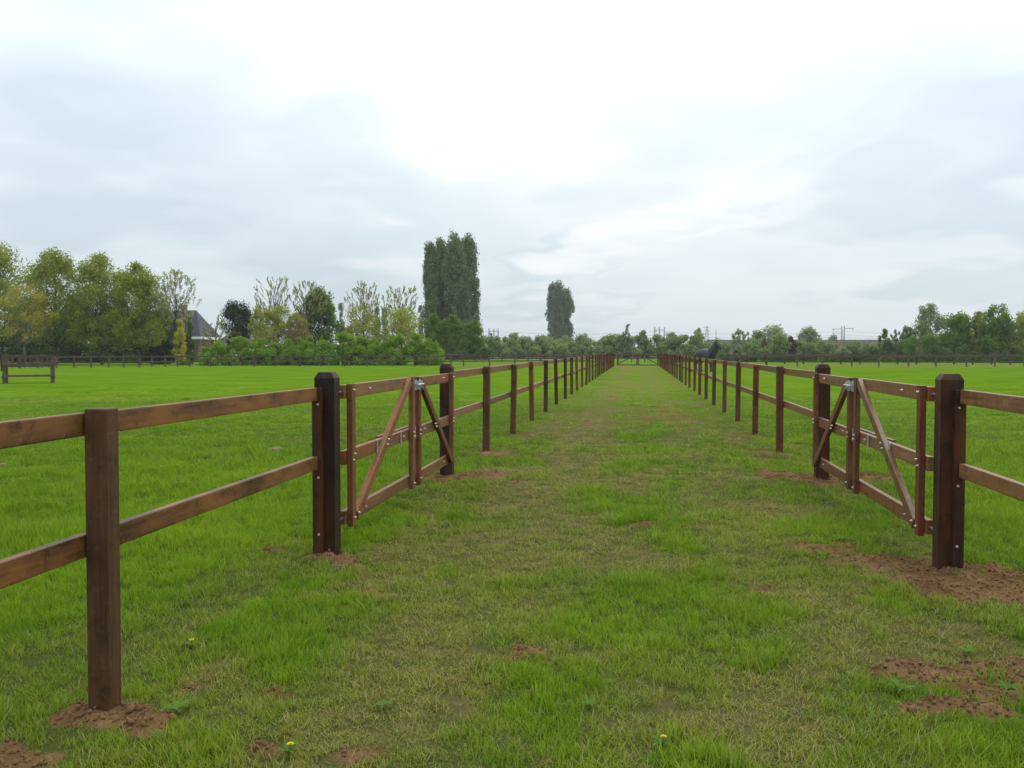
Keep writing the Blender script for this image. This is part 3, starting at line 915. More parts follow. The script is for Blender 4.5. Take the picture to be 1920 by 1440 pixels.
def make_hedge(name, label, cat, line, tops, depth, D_leaf, mat, leaves, seed, group=None, stems=True, bark='bark', rough=.25, base=0.0, clr=.45):
    """line: list of (px, D); tops: heights in m at each node"""
    rng = np.random.default_rng(seed)
    pts = np.array([at(p, d) for p, d in line])[:, :2]
    origin = pts.mean(0)
    root = empty(name, (origin[0], origin[1], 0), 0, label, cat, group)
    seg = np.r_[0, np.cumsum(np.linalg.norm(np.diff(pts, axis=0), axis=1))]
    Ln = seg[-1]
    hm = np.mean(tops)
    n = int(max(30, Ln * hm / (clr * clr) * 1.0)); leaves *= 2.4
    s = rng.uniform(0, Ln, n)
    x = np.interp(s, seg, pts[:, 0]); y = np.interp(s, seg, pts[:, 1])
    d = np.array([pts[-1][1] - pts[0][1], -(pts[-1][0] - pts[0][0])]); d /= np.linalg.norm(d)
    o = rng.uniform(-.5, .5, n)
    H = np.interp(s, seg, tops) * (1 - rough + 2 * rough * fbm(s / hm * 1.1, o * 2 + seed, seed, 3))
    dome = np.sqrt(np.clip(1 - (2 * o) ** 2, .12, 1))
    z = base + (H - base) * dome * rng.uniform(0, 1, n) ** .75
    C = np.stack([x + d[0] * o * depth - origin[0], y + d[1] * o * depth - origin[1], np.maximum(z - clr * .5, clr * .5)], -1)
    cr = clr * rng.uniform(.6, 1.5, n)
    # thin leading shoots
    k = int(n * .12); top = C[rng.permutation(n)[:k]].copy(); top[:, 2] += clr * rng.uniform(.5, 1.5, k)
    C = np.concatenate([C, top]); cr = np.r_[cr, np.full(k, clr * .35)]
    cnt = np.maximum(3, leaves / len(C) * (cr / cr.mean()) ** 1.5).astype(int)
    place('foliage', leaf_mesh('foliage', C, cr, cnt, D_leaf, rng, 1, 1.0, M[mat], .3), root)
    if stems:
        paths = []
        for i in rng.permutation(n)[:int(min(90, n))]:
            c = C[i]; paths.append(limb((c[0] + rng.normal(0, .3), c[1] + rng.normal(0, .3), -.1), c, .05, .012, rng, 4, 0))
        v, f = tube_np(paths, 4); me = np_mesh('stems', v, f, True); me.materials.append(M[bark]); tag(place('stems', me, root), kind='stuff')
    return root

M['spring'] = leaf_mat('spring_leaves', (.205, .265, .022), (.330, .385, .038), (.22, .24, .05))
M['spring2'] = leaf_mat('yellowgreen_leaves', (.260, .300, .035), (.370, .400, .060), (.30, .29, .07))
M['pale'] = leaf_mat('pale_young_leaves', (.30, .335, .13), (.43, .45, .20), (.34, .32, .16), .45)
M['green'] = leaf_mat('green_leaves', (.100, .190, .022), (.190, .290, .035), (.12, .18, .04))
M['hedge'] = leaf_mat('hedge_leaves', (.130, .255, .018), (.255, .395, .030), (.15, .27, .02), .35, .8)
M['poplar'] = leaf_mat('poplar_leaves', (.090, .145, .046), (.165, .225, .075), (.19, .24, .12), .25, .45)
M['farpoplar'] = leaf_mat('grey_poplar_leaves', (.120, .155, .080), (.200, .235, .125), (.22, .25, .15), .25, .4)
M['pine'] = leaf_mat('pine_needles', (0.020, 0.043, 0.020), (0.051, 0.090, 0.038), (0.029, 0.051, 0.026), .1, .7)
M['dark'] = leaf_mat('dark_leaves', (0.023, 0.046, 0.014), (0.049, 0.084, 0.023), (0.041, 0.061, 0.020), .2, .6)
M['under'] = leaf_mat('undergrowth_leaves', (0.043, 0.087, 0.017), (0.090, 0.152, 0.026), (0.072, 0.102, 0.029), .25, .5)
M['yellow'] = leaf_mat('yellow_leaves', (.42, .39, .02), (.58, .52, .04), (.45, .40, .04), .3)
M['orange'] = leaf_mat('orange_leaves', (.33, .26, .03), (.46, .36, .05), (.24, .30, .04), .35)
M['pink'] = leaf_mat('russet_leaves', (0.246, 0.131, 0.080), (0.348, 0.217, 0.123), (0.261, 0.203, 0.087), .35)
M['russet'] = leaf_mat('dull_russet_leaves', (.12, .065, .045), (.17, .10, .06), (.12, .13, .04), .3)
M['purple'] = leaf_mat('purple_leaves', (0.080, 0.041, 0.051), (0.138, 0.072, 0.080), (0.087, 0.058, 0.058), .25)
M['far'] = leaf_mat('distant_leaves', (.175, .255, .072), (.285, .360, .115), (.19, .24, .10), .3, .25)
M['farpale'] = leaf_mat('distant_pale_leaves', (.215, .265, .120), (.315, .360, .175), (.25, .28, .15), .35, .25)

ROW = ((0, .45), (.12, .9), (.35, 1.), (.65, .88), (.88, .5), (1, .12))
GR = 'spring trees in the row beyond the left fence'
make_tree('row_tree', 'leftmost tall spring-green tree of the row, cut by the frame', 'tree', 5, 100, 458, 125, prof=ROW, crown0=.20, ncl=230, leaves=12500, mat='spring', leaf=.2, seed=11, group=GR, lean=(-.02, 0), bark='bark')
make_tree('row_tree', 'spring-green row tree just right of the orange-tinted tree', 'tree', 106, 99, 470, 112, prof=ROW, crown0=.20, ncl=230, leaves=12500, mat='spring', leaf=.2, seed=12, group=GR, lean=(-.02, 0))
make_tree('row_tree', 'spring-green row tree in the middle of the row at left', 'tree', 191, 99, 478, 108, prof=ROW, crown0=.20, ncl=230, leaves=12500, mat='spring', leaf=.2, seed=13, group=GR, lean=(-.02, 0))
make_tree('row_tree', 'dense spring-green row tree beside the thin pale-topped tree', 'tree', 262, 98, 495, 100, prof=ROW, crown0=.20, ncl=230, leaves=12500, mat='spring', leaf=.2, seed=14, group=GR, lean=(-.02, 0))
make_tree('row_tree', 'thin airy tree at the right end of the row, before the house', 'tree', 331, 97, 508, 88, prof=((0, .2), (.3, .75), (.6, 1.), (.85, .7), (1, .15)), crown0=.36, ncl=170, leaves=2600, mat='pale', leaf=.16, seed=15, group=GR, lean=(.0, 0), sparse=.14, trunk_r=.13, clr=.07)
make_tree('maple_tree', 'tree with orange and yellow leaves at the left edge', 'tree', 48, 94, 535, 105, crown0=.34, ncl=42, leaves=1700, mat='orange', leaf=.19, seed=16, prof=((0, .6), (.4, 1.), (.75, .8), (1, .2)), bark='bark_pale', trunk_r=.12, clr=.085)
for i, (px, tp, w) in enumerate(((60, 560, 95), (150, 572, 95), (228, 575, 85), (300, 585, 60))):
    make_tree('garden_tree', ['dark leafy tree behind the leftmost row trees', 'dark leafy tree filling the gap behind the second row tree', 'dark leafy tree behind the middle of the row', 'low leafy tree behind the last dense row tree'][i],
              'tree', px, 116 + i, tp, w, crown0=.05, ncl=110, leaves=6500, mat='under', leaf=.28, seed=20 + i, prof=((0, .8), (.4, 1.), (.8, .75), (1, .2)), clr=.11)
make_hedge('undergrowth', 'dark leafy undergrowth behind the trunks of the tree row', 'undergrowth', [(-60, 112), (120, 112), (260, 113), (335, 114)], [4.2, 3.6, 3.4, 3.0], 3.0, .26, 'under', 15000, 31, clr=.7)
make_tree('yew_bush', 'almost black rounded evergreen between the row and yellow conifer', 'bush', 300, 103, 618, 46, crown0=.0, ncl=80, leaves=7000, mat='dark', leaf=.14, seed=33, prof=((0, .85), (.3, 1.), (.65, .85), (1, .25)), clr=.12)
make_tree('yellow_conifer', 'narrow yellow conifer left of the house', 'conifer', 338, 95.5, 600, 19, crown0=.05, ncl=60, leaves=4500, mat='yellow', leaf=.10, seed=34, prof=((0, .8), (.3, 1.), (.7, .8), (1, .2)), clr=.16)
make_tree('garden_tree', 'slim green tree between yellow conifer and house wall', 'tree', 355, 101, 590, 20, crown0=.05, ncl=70, leaves=3500, mat='green', leaf=.14, seed=35, prof=((0, .7), (.4, 1.), (.8, .6), (1, .1)), clr=.13)
make_hedge('clipped_hedge', 'low clipped green hedge at the foot of the house', 'hedge', [(338, 96), (353, 96)], [1.15, 1.15], .9, .1, 'hedge', 3000, 36, rough=.06, clr=.25)
make_tree('pine_tree', 'dark blue-green pine right of the house roof', 'tree', 449, 108, 566, 58, crown0=.30, ncl=48, leaves=9000, mat='pine', leaf=.17, seed=37, prof=((0, .6), (.3, 1.), (.7, .9), (1, .35)), clr=.14, trunk_r=.18, surf=.4)
make_tree('garden_tree', 'wispy half-bare young tree between house and pine', 'tree', 404, 100, 592, 50, crown0=.25, ncl=50, leaves=1000, mat='pale', leaf=.14, seed=38, sparse=.2, trunk_r=.06, clr=.08)
make_tree('flowering_shrub', 'russet-red shrub showing below the pine', 'shrub', 446, 100, 615, 22, crown0=.2, ncl=30, leaves=700, mat='russet', leaf=.12, seed=39, trunk_r=.05, clr=.14)
FAN = ((0, .35), (.25, .8), (.6, 1.), (.85, .9), (1, .5))
DEN = ((0, .75), (.35, 1.), (.75, .85), (1, .3))
for i, (px, tp, w, ltop, lw) in enumerate(((515, 521, 82, 575, 72), (577, 530, 66, 588, 50), (682, 531, 72, 572, 80), (752, 540, 74, 578, 84))):
    lab = ['first half-bare tree right of the pine', 'half-bare tree rising behind the dense green dome', 'half-bare tree right of the dense green dome', 'half-bare tree nearest to the tall poplars'][i]
    make_tree('half_bare_tree', lab + ', upswept pale sprays', 'tree', px, 104, tp, w, prof=FAN, crown0=.50, ncl=120, leaves=1900, mat='pale', leaf=.14, seed=40 + i, sparse=.17, trunk_r=.12, clr=.035, group='half-bare trees behind the hedge', nlimb=70)
    make_tree('young_tree', ['yellow-green leafy tree below the first half-bare tree', 'yellow-green leafy tree left of the dense dome', 'rounded yellow-green tree right of the dense dome', 'rounded yellow-green tree left of the poplars'][i], 'tree',
              px + (4, -20, 0, 2)[i], 101, ltop, lw, prof=DEN, crown0=.10, ncl=110, leaves=5200, mat='spring2', leaf=.16, seed=50 + i, clr=.10, trunk_r=.1, bark='bark_twig')
make_tree('dome_tree', 'dense green dome-shaped tree behind the hedge', 'tree', 598, 107, 540, 76, prof=((0, .8), (.35, 1.), (.65, .85), (.88, .5), (1, .1)), crown0=.08, ncl=150, leaves=12000, mat='green', leaf=.2, seed=55, clr=.10)
make_tree('willow_tree', 'drooping yellow-green willow beside the pine', 'tree', 487, 103, 578, 40, prof=DEN, crown0=.15, ncl=60, leaves=2600, mat='spring2', leaf=.17, seed=56, clr=.09, stretch=2.2)
make_tree('russet_tree', 'small russet-leaved tree before the dense dome', 'tree', 566, 99, 600, 60, prof=DEN, crown0=.15, ncl=60, leaves=1500, mat='pink', leaf=.14, seed=57, clr=.08, sparse=.14, trunk_r=.07)
make_tree('flowering_shrub', 'small red shrub peeping over the long hedge', 'shrub', 490, 97, 631, 22, crown0=.3, ncl=20, leaves=900, mat='pink', leaf=.11, seed=58, trunk_r=.04, clr=.15)
make_tree('russet_tree', 'dark russet shrub behind the hedge, right of the dome', 'shrub', 648, 104, 615, 30, prof=DEN, crown0=.1, ncl=40, leaves=1600, mat='purple', leaf=.14, seed=59, clr=.10, trunk_r=.06)
COLP = ((0, .55), (.12, .85), (.4, 1.), (.75, .9), (.92, .68), (1, .25))
for i, (px, tp, w) in enumerate(((640, 572, 13), (708, 578, 12), (722, 574, 12), (789, 576, 10))):
    make_tree('distant_poplar', ['slender distant poplar right of the dense dome', 'left one of two slender distant poplars', 'right one of two slender distant poplars', 'slender distant poplar beside the tall poplar clump'][i], 'tree',
              px, 260, tp, w, prof=COLP, crown0=.1, ncl=60, leaves=1500, mat='farpoplar', leaf=.42, seed=60 + i, stretch=2.2, clr=.15, group='slender distant poplars', trunk_r=.2, up=1.)
for i, (px, tp, w) in enumerate(((813, 588, 36), (848, 591, 36), (889, 600, 38))):
    make_tree('round_tree', ['left of three small round trees under the poplars', 'middle of three small round trees under the poplars', 'right of three small round trees under the poplars'][i], 'tree',
              px, 128, tp, w, prof=((0, .5), (.3, .95), (.6, 1.), (.85, .65), (1, .15)), crown0=.22, ncl=90, leaves=5000, mat='green', leaf=.2, seed=65 + i, clr=.11, group='small round trees under the poplars', trunk_r=.09)
GP = 'tall poplars in the clump left of centre'
for i, (px, tp, w, sd) in enumerate(((808, 464, 34, 70), (831, 455, 40, 71), (856, 446, 47, 72), (879, 451, 42, 73))):
    make_tree('lombardy_poplar', ['outermost left column of the tall poplar clump', 'second column from left in the tall poplar clump', 'tallest column in the tall poplar clump', 'right-hand column of the tall poplar clump'][i], 'tree',
              px + (3 if i == 0 else 0), 190 + (i % 2) * 5, tp, w, prof=COLP, crown0=.06, ncl=260, leaves=15000, mat='poplar', leaf=.36, seed=sd, stretch=2.3, clr=.12, group=GP, trunk_r=.35, up=1.2, lean=(-.012, 0), surf=.55)
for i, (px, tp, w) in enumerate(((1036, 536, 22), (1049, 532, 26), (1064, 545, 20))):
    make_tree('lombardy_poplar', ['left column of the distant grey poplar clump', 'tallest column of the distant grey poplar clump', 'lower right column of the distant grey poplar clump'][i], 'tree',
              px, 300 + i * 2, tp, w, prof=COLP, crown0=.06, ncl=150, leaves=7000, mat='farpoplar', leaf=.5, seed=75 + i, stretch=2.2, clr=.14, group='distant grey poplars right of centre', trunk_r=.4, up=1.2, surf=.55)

# hedges and belts of shrubs
make_hedge('garden_hedge', 'long loose bright green hedge behind the left paddock fence', 'hedge', [(376, 93), (430, 94), (520, 95), (600, 95), (660, 95), (720, 95), (780, 95), (826, 95)],
           [1.9, 2.9, 2.7, 3.0, 3.3, 3.1, 3.2, 2.2], 2.4, .17, 'hedge', 42000, 80, clr=.40, rough=.22)
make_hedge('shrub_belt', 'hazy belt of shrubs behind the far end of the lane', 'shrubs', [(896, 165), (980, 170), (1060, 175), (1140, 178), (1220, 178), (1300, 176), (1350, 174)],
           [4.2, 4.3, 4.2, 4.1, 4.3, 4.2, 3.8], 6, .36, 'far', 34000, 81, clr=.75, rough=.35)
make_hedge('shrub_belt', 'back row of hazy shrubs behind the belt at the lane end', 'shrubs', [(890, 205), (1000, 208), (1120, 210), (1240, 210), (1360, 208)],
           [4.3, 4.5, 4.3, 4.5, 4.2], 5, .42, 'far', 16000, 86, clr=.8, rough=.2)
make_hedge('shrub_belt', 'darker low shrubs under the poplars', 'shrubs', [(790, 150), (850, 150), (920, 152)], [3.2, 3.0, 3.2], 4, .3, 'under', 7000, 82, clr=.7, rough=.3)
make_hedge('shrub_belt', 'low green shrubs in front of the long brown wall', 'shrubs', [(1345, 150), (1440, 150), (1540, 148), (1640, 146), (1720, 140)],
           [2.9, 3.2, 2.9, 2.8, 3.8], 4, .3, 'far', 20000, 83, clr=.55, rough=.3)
make_hedge('shrub_belt', 'dark green shrubs below the trees at the right edge', 'shrubs', [(1700, 132), (1780, 130), (1860, 128), (1990, 126)], [4.0, 4.4, 4.0, 4.0], 4, .26, 'green', 20000, 84, clr=.6, rough=.3)
make_hedge('shrub_belt', 'low dark scrub behind the right paddock fence', 'shrubs', [(1240, 122), (1400, 120), (1600, 118), (1800, 114), (2010, 110)], [.95, 1.0, .95, 1.0, 1.0], 1.4, .2, 'under', 14000, 85, clr=.35, rough=.2, stems=False)
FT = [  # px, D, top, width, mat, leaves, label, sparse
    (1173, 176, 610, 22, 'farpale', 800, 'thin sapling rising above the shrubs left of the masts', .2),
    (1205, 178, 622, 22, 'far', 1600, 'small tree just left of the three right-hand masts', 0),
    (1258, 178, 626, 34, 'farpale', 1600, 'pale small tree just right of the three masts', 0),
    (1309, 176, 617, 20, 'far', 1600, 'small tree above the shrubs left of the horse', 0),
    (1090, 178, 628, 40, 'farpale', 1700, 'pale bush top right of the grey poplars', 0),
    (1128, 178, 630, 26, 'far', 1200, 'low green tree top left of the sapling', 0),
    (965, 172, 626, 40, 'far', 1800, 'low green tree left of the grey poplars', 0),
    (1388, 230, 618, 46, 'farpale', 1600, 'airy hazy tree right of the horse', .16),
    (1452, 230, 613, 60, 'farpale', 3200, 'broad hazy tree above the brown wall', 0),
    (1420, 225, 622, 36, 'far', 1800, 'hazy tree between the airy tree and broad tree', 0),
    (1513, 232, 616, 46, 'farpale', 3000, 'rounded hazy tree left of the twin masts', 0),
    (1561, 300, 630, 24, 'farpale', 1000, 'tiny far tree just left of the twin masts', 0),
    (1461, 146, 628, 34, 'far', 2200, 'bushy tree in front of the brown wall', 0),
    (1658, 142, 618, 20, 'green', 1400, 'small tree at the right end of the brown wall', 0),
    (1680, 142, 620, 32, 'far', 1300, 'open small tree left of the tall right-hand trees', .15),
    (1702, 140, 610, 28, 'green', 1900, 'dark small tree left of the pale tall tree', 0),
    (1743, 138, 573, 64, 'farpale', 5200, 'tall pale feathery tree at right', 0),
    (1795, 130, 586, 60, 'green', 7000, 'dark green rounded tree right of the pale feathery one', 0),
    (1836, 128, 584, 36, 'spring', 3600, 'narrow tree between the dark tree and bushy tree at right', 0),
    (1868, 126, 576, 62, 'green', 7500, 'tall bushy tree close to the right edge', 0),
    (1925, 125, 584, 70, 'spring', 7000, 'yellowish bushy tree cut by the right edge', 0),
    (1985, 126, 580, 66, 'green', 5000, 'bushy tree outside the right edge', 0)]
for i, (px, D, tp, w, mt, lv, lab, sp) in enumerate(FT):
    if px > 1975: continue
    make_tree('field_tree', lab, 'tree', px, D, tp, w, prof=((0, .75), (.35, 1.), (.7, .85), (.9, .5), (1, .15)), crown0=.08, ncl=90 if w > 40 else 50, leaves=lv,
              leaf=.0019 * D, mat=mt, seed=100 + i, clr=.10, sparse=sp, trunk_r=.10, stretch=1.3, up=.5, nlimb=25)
make_tree('purple_shrub', 'dark purple shrub in front of the brown wall', 'shrub', 1483, 148, 632, 22, crown0=.1, ncl=40, leaves=1600, mat='purple', leaf=.24, seed=140, clr=.13, trunk_r=.06)
make_tree('purple_shrub', 'smaller purple shrub left of the bushy tree by the wall', 'shrub', 1433, 150, 636, 12, crown0=.1, ncl=24, leaves=700, mat='purple', leaf=.22, seed=141, clr=.15, trunk_r=.05)

# ------------------------------------------------------------------ house with slate roof
def house():
    D = 126
    c = at(322, D); W, Dp = 10.2, 8.0
    root = empty('brick_house', c, YAW, 'brick house with dark slate hipped roof and white fascia', 'house')
    eave, ridge = hgt(634, D), hgt(582, D)
    brick = plain_mat('brown_brick', (.17, .10, .075), .9, 0, .3, 14)
    slate = plain_mat('slate_roof', (.050, .054, .075), .7, 0, .25, 10)
    white = plain_mat('white_paint', (.78, .78, .76), .5, 0, .05, 5)
    glass = plain_mat('window_glass', (.045, .05, .055), .08, 0, .1, 3)
    place('wall', box_mesh('wall', W, Dp, eave, 0, 1, 'base', brick), root)
    bm = bmesh.new(); o = .45; rw = W / 2 - 1.6
    e = eave + .12
    vs = [bm.verts.new(p) for p in ((-W / 2 - o, -Dp / 2 - o, e), (W / 2 + o, -Dp / 2 - o, e), (W / 2 + o, Dp / 2 + o, e), (-W / 2 - o, Dp / 2 + o, e), (-rw, 0, ridge), (rw, 0, ridge))]
    for f in ((0, 1, 5, 4), (1, 2, 5), (2, 3, 4, 5), (3, 0, 4), (3, 2, 1, 0)): bm.faces.new([vs[i] for i in f])
    rf = place('roof', bm_mesh('roof', bm, slate), root)
    # slate courses
    for k in range(1, 12):
        t = k / 12
        y = (-Dp / 2 - o) * (1 - t); z = e + (ridge - e) * t; hw = (W / 2 + o) * (1 - t) + rw * t
        place('slate_course', box_mesh('slate_course', 2 * hw - .05, .03, .03, 0, 1, 'centre', slate), rf, (0, y - .012, z + .012))
    ch = place('chimney', box_mesh('chimney', .7, .7, 1.5, .02, 1, 'base', brick), rf, (1.6, .6, ridge - .7))
    place('fascia', box_mesh('fascia', W + 2 * o + .04, .08, .34, .01, 1, 'centre', white), root, (0, -Dp / 2 - o - .045, eave - .04))
    place('fascia', box_mesh('fascia', .08, Dp + 2 * o, .34, .01, 1, 'centre', white), root, (W / 2 + o + .065, .04, eave - .04))
    for x in (3.55, 1.2, -1.5, -3.6):
        wnd = place('window', box_mesh('window', 1.5, .06, 1.5, 0, 1, 'centre', glass), root, (x, -Dp / 2 - .032, 1.85))
        for dx, w, h, z in ((-.75, .12, 1.62, 0), (.75, .12, 1.62, 0), (0, .12, 1.62, 0)):
            place('window_frame', box_mesh('window_frame', w, .09, h, .01, 1, 'centre', white), wnd, (dx, -.04, z))
        for z in (-.75, .75): place('window_frame', box_mesh('window_frame', 1.38, .085, .12, .01, 1, 'centre', white), wnd, (0, -.036, z))
    wnd = place('window', box_mesh('window', .06, 1.4, 1.5, 0, 1, 'centre', glass), root, (W / 2 + .032, -1.5, 1.85))
house()
def shed():
    p = at(427, 112)
    root = empty('white_shed', p, YAW, 'small white outbuilding showing between shrubs below the pine', 'shed')
    w = plain_mat('white_boards', (.70, .70, .68), .6, 0, .08, 4); g = plain_mat('grey_roofing', (.2, .2, .2), .7, 0, .2, 4)
    place('wall', box_mesh('wall', 2.2, 2.4, 2.5, 0, 1, 'base', w), root)
    bm = bmesh.new()
    v = [bm.verts.new(q) for q in ((-1.2, -1.3, 2.51), (1.2, -1.3, 2.51), (0, -1.3, 3.2), (-1.2, 1.3, 2.51), (1.2, 1.3, 2.51), (0, 1.3, 3.2))]
    for f in ((0, 1, 2), (5, 4, 3), (0, 2, 5, 3), (2, 1, 4, 5), (1, 0, 3, 4)): bm.faces.new([v[i] for i in f])
    place('roof', bm_mesh('roof', bm, g), root)
    place('door', box_mesh('door', .8, .05, 1.9, .01, 1, 'base', g), root, (0, -1.23, .03))
shed()
# pale drive in front of the house
a, b = G(338, 682.2), G(378, 682.0)
dm = np_mesh('driveway', [(a[0], a[1] - 1.2, .03), (b[0], b[1] - 1.2, .03), (b[0], b[1] + 1.6, .03), (a[0], a[1] + 1.6, .03)], [[0, 1, 2, 3]])
dm.materials.append(plain_mat('pale_gravel', (.42, .39, .34), .95, 0, .15, 6))
tag(place('driveway', dm), 'pale gravel drive before the house', 'driveway', kind='structure')

# ------------------------------------------------------------------ railway behind the shrubs: wall, masts, wires
def wall_long():
    D = 262; p0, p1 = at(1325, D), at(2040, D)
    d = p1 - p0; ln = float(np.linalg.norm(d)); ang = math.atan2(d[1], d[0])
    root = empty('noise_wall', p0, ang, 'long low brown wall beyond the shrubs on the right', 'wall')
    m = plain_mat('brown_concrete', (.26, .185, .145), .9, 0, .2, .5)
    m2 = plain_mat('wall_coping', (.15, .12, .10), .9, 0, .2, .5)
    n = 28; w = ln / n
    top = hgt(638, D)
    pm = box_mesh('wall_panel', w - .12, .25, top, .0, 1, 'start', m); po = box_mesh('wall_post', .26, .4, top + .1, 0, 1, 'centre', m2)
    for i in range(n):
        place('wall_panel', pm, root, (i * w + .06, 0, top / 2 - .2))
        place('wall_post', po, root, (i * w, 0, top / 2 - .2))
    place('coping', box_mesh('coping', ln, .5, .3, 0, 1, 'start', m2), root, (0, 0, top - .02))
wall_long()
MST = plain_mat('grey_mast_steel', (.17, .165, .18), .6, .2, .1, 3)
def mast(px, D, top, label, arms=1, wd=.5, group='railway masts'):
    p = at(px, D); h = hgt(top, D)
    root = empty('railway_mast', p, YAW, label, 'mast', group)
    bm = bmesh.new(); bmesh.ops.create_cone(bm, cap_ends=True, segments=8, radius1=wd * .62, radius2=wd * .45, depth=h)
    bmesh.ops.translate(bm, verts=bm.verts, vec=(0, 0, h / 2))
    place('pole', bm_mesh('pole', bm, MST, True), root)
    for k in range(arms):
        z = h - 1.0 - k * 1.5
        place('cross_arm', box_mesh('cross_arm', 3.4, .18, .18, .02, 1, 'start', MST), root, (-3.6 if px < 1579 else wd * .6, 0, z))
        bm = bmesh.new(); bmesh.ops.create_cone(bm, cap_ends=True, segments=6, radius1=.14, radius2=.1, depth=.7)
        place('insulator', bm_mesh('insulator', bm, MST, True), root, (-3.2 if px < 1579 else wd * .6 + 3.0, 0, z - .44))
for px, D, tp, lab, ar in ((906, 340, 615, 'leftmost thin mast right of the tall poplars', 0), (917, 345, 615, 'second mast right of the tall poplars', 0), (926, 350, 616, 'third mast right of the tall poplars', 0), (934, 355, 616, 'fourth mast, nearest the grey poplars', 1),
                         (1227, 350, 613, 'left one of the three masts above the shrubs', 0), (1236, 350, 613, 'middle one of the three masts above the shrubs', 0), (1245, 352, 614, 'right one of the three masts above the shrubs', 1),
                         (1577.5, 340, 612, 'left one of the twin masts above the brown wall', 2), (1582, 344, 611, 'right one of the twin masts above the brown wall', 1),
                         (1342, 380, 618, 'single thin mast above the horse', 0)):
    mast(px, D, tp, lab, ar, .42 if px not in (906, 1342) else .25)
def pylon(px, D, top):
    p = at(px, D); h = hgt(top, D)
    root = empty('lattice_pylon', p, YAW, 'faint far lattice pylon left of the horse', 'pylon')
    w0, w1 = 2.2, .35
    legs = []
    for sx in (-1, 1):
        for sy in (-1, 1):
            v, f = tube_np([(np.array([[sx * w0, sy * w0, -.3], [sx * w1, sy * w1, h]]), np.array([.12, .08]))], 4)
            me = np_mesh('leg', v, f); me.materials.append(MST); place('leg', me, root)
    pts = []
    for k in range(9):
        a, b = k / 9, (k + 1) / 9
        wa, wb = w0 + (w1 - w0) * a, w0 + (w1 - w0) * b
        for sy in (-1, 1):
            pts += [(np.array([[-wa, sy * wa, a * h], [wb, sy * wb, b * h]]), np.array([.06, .06])), (np.array([[wa, sy * wa, a * h], [-wb, sy * wb, b * h]]), np.array([.06, .06]))]
    v, f = tube_np(pts, 3); me = np_mesh('lattice', v, f); me.materials.append(MST); place('lattice', me, root)
    for z in (h - 1, h - 3.5, h - 6): place('cross_arm', box_mesh('cross_arm', 5, .2, .2, 0, 1, 'centre', MST), root, (0, 0, z))
pylon(1325, 620, 611)
def wires():
    for k, (y0, lab) in enumerate(((621, 'upper thin railway wire strung between the masts'), (628, 'middle thin railway wire strung between the masts'), (632, 'lowest thin railway wire strung between the masts'))):
        nodes = [(700, 348), (917, 345), (1236, 350), (1580, 342), (1900, 335)]
        pts = []
        for (pa, da), (pb, db) in zip(nodes[:-1], nodes[1:]):
            for t in np.linspace(0, 1, 9)[:-1]:
                D = da + (db - da) * t; p = at(pa + (pb - pa) * t, D); p[2] = hgt(y0, D) - 1.2 * math.sin(math.pi * t); pts.append(p)
        pts = np.array(pts); o = pts.mean(0)
        v, f = tube_np([(pts - o, np.full(len(pts), .035))], 4)
        me = np_mesh('railway_wire', v, f); me.materials.append(MST)
        tag(place('railway_wire', me, None, o), lab, 'wire', 'railway wires')
wires()

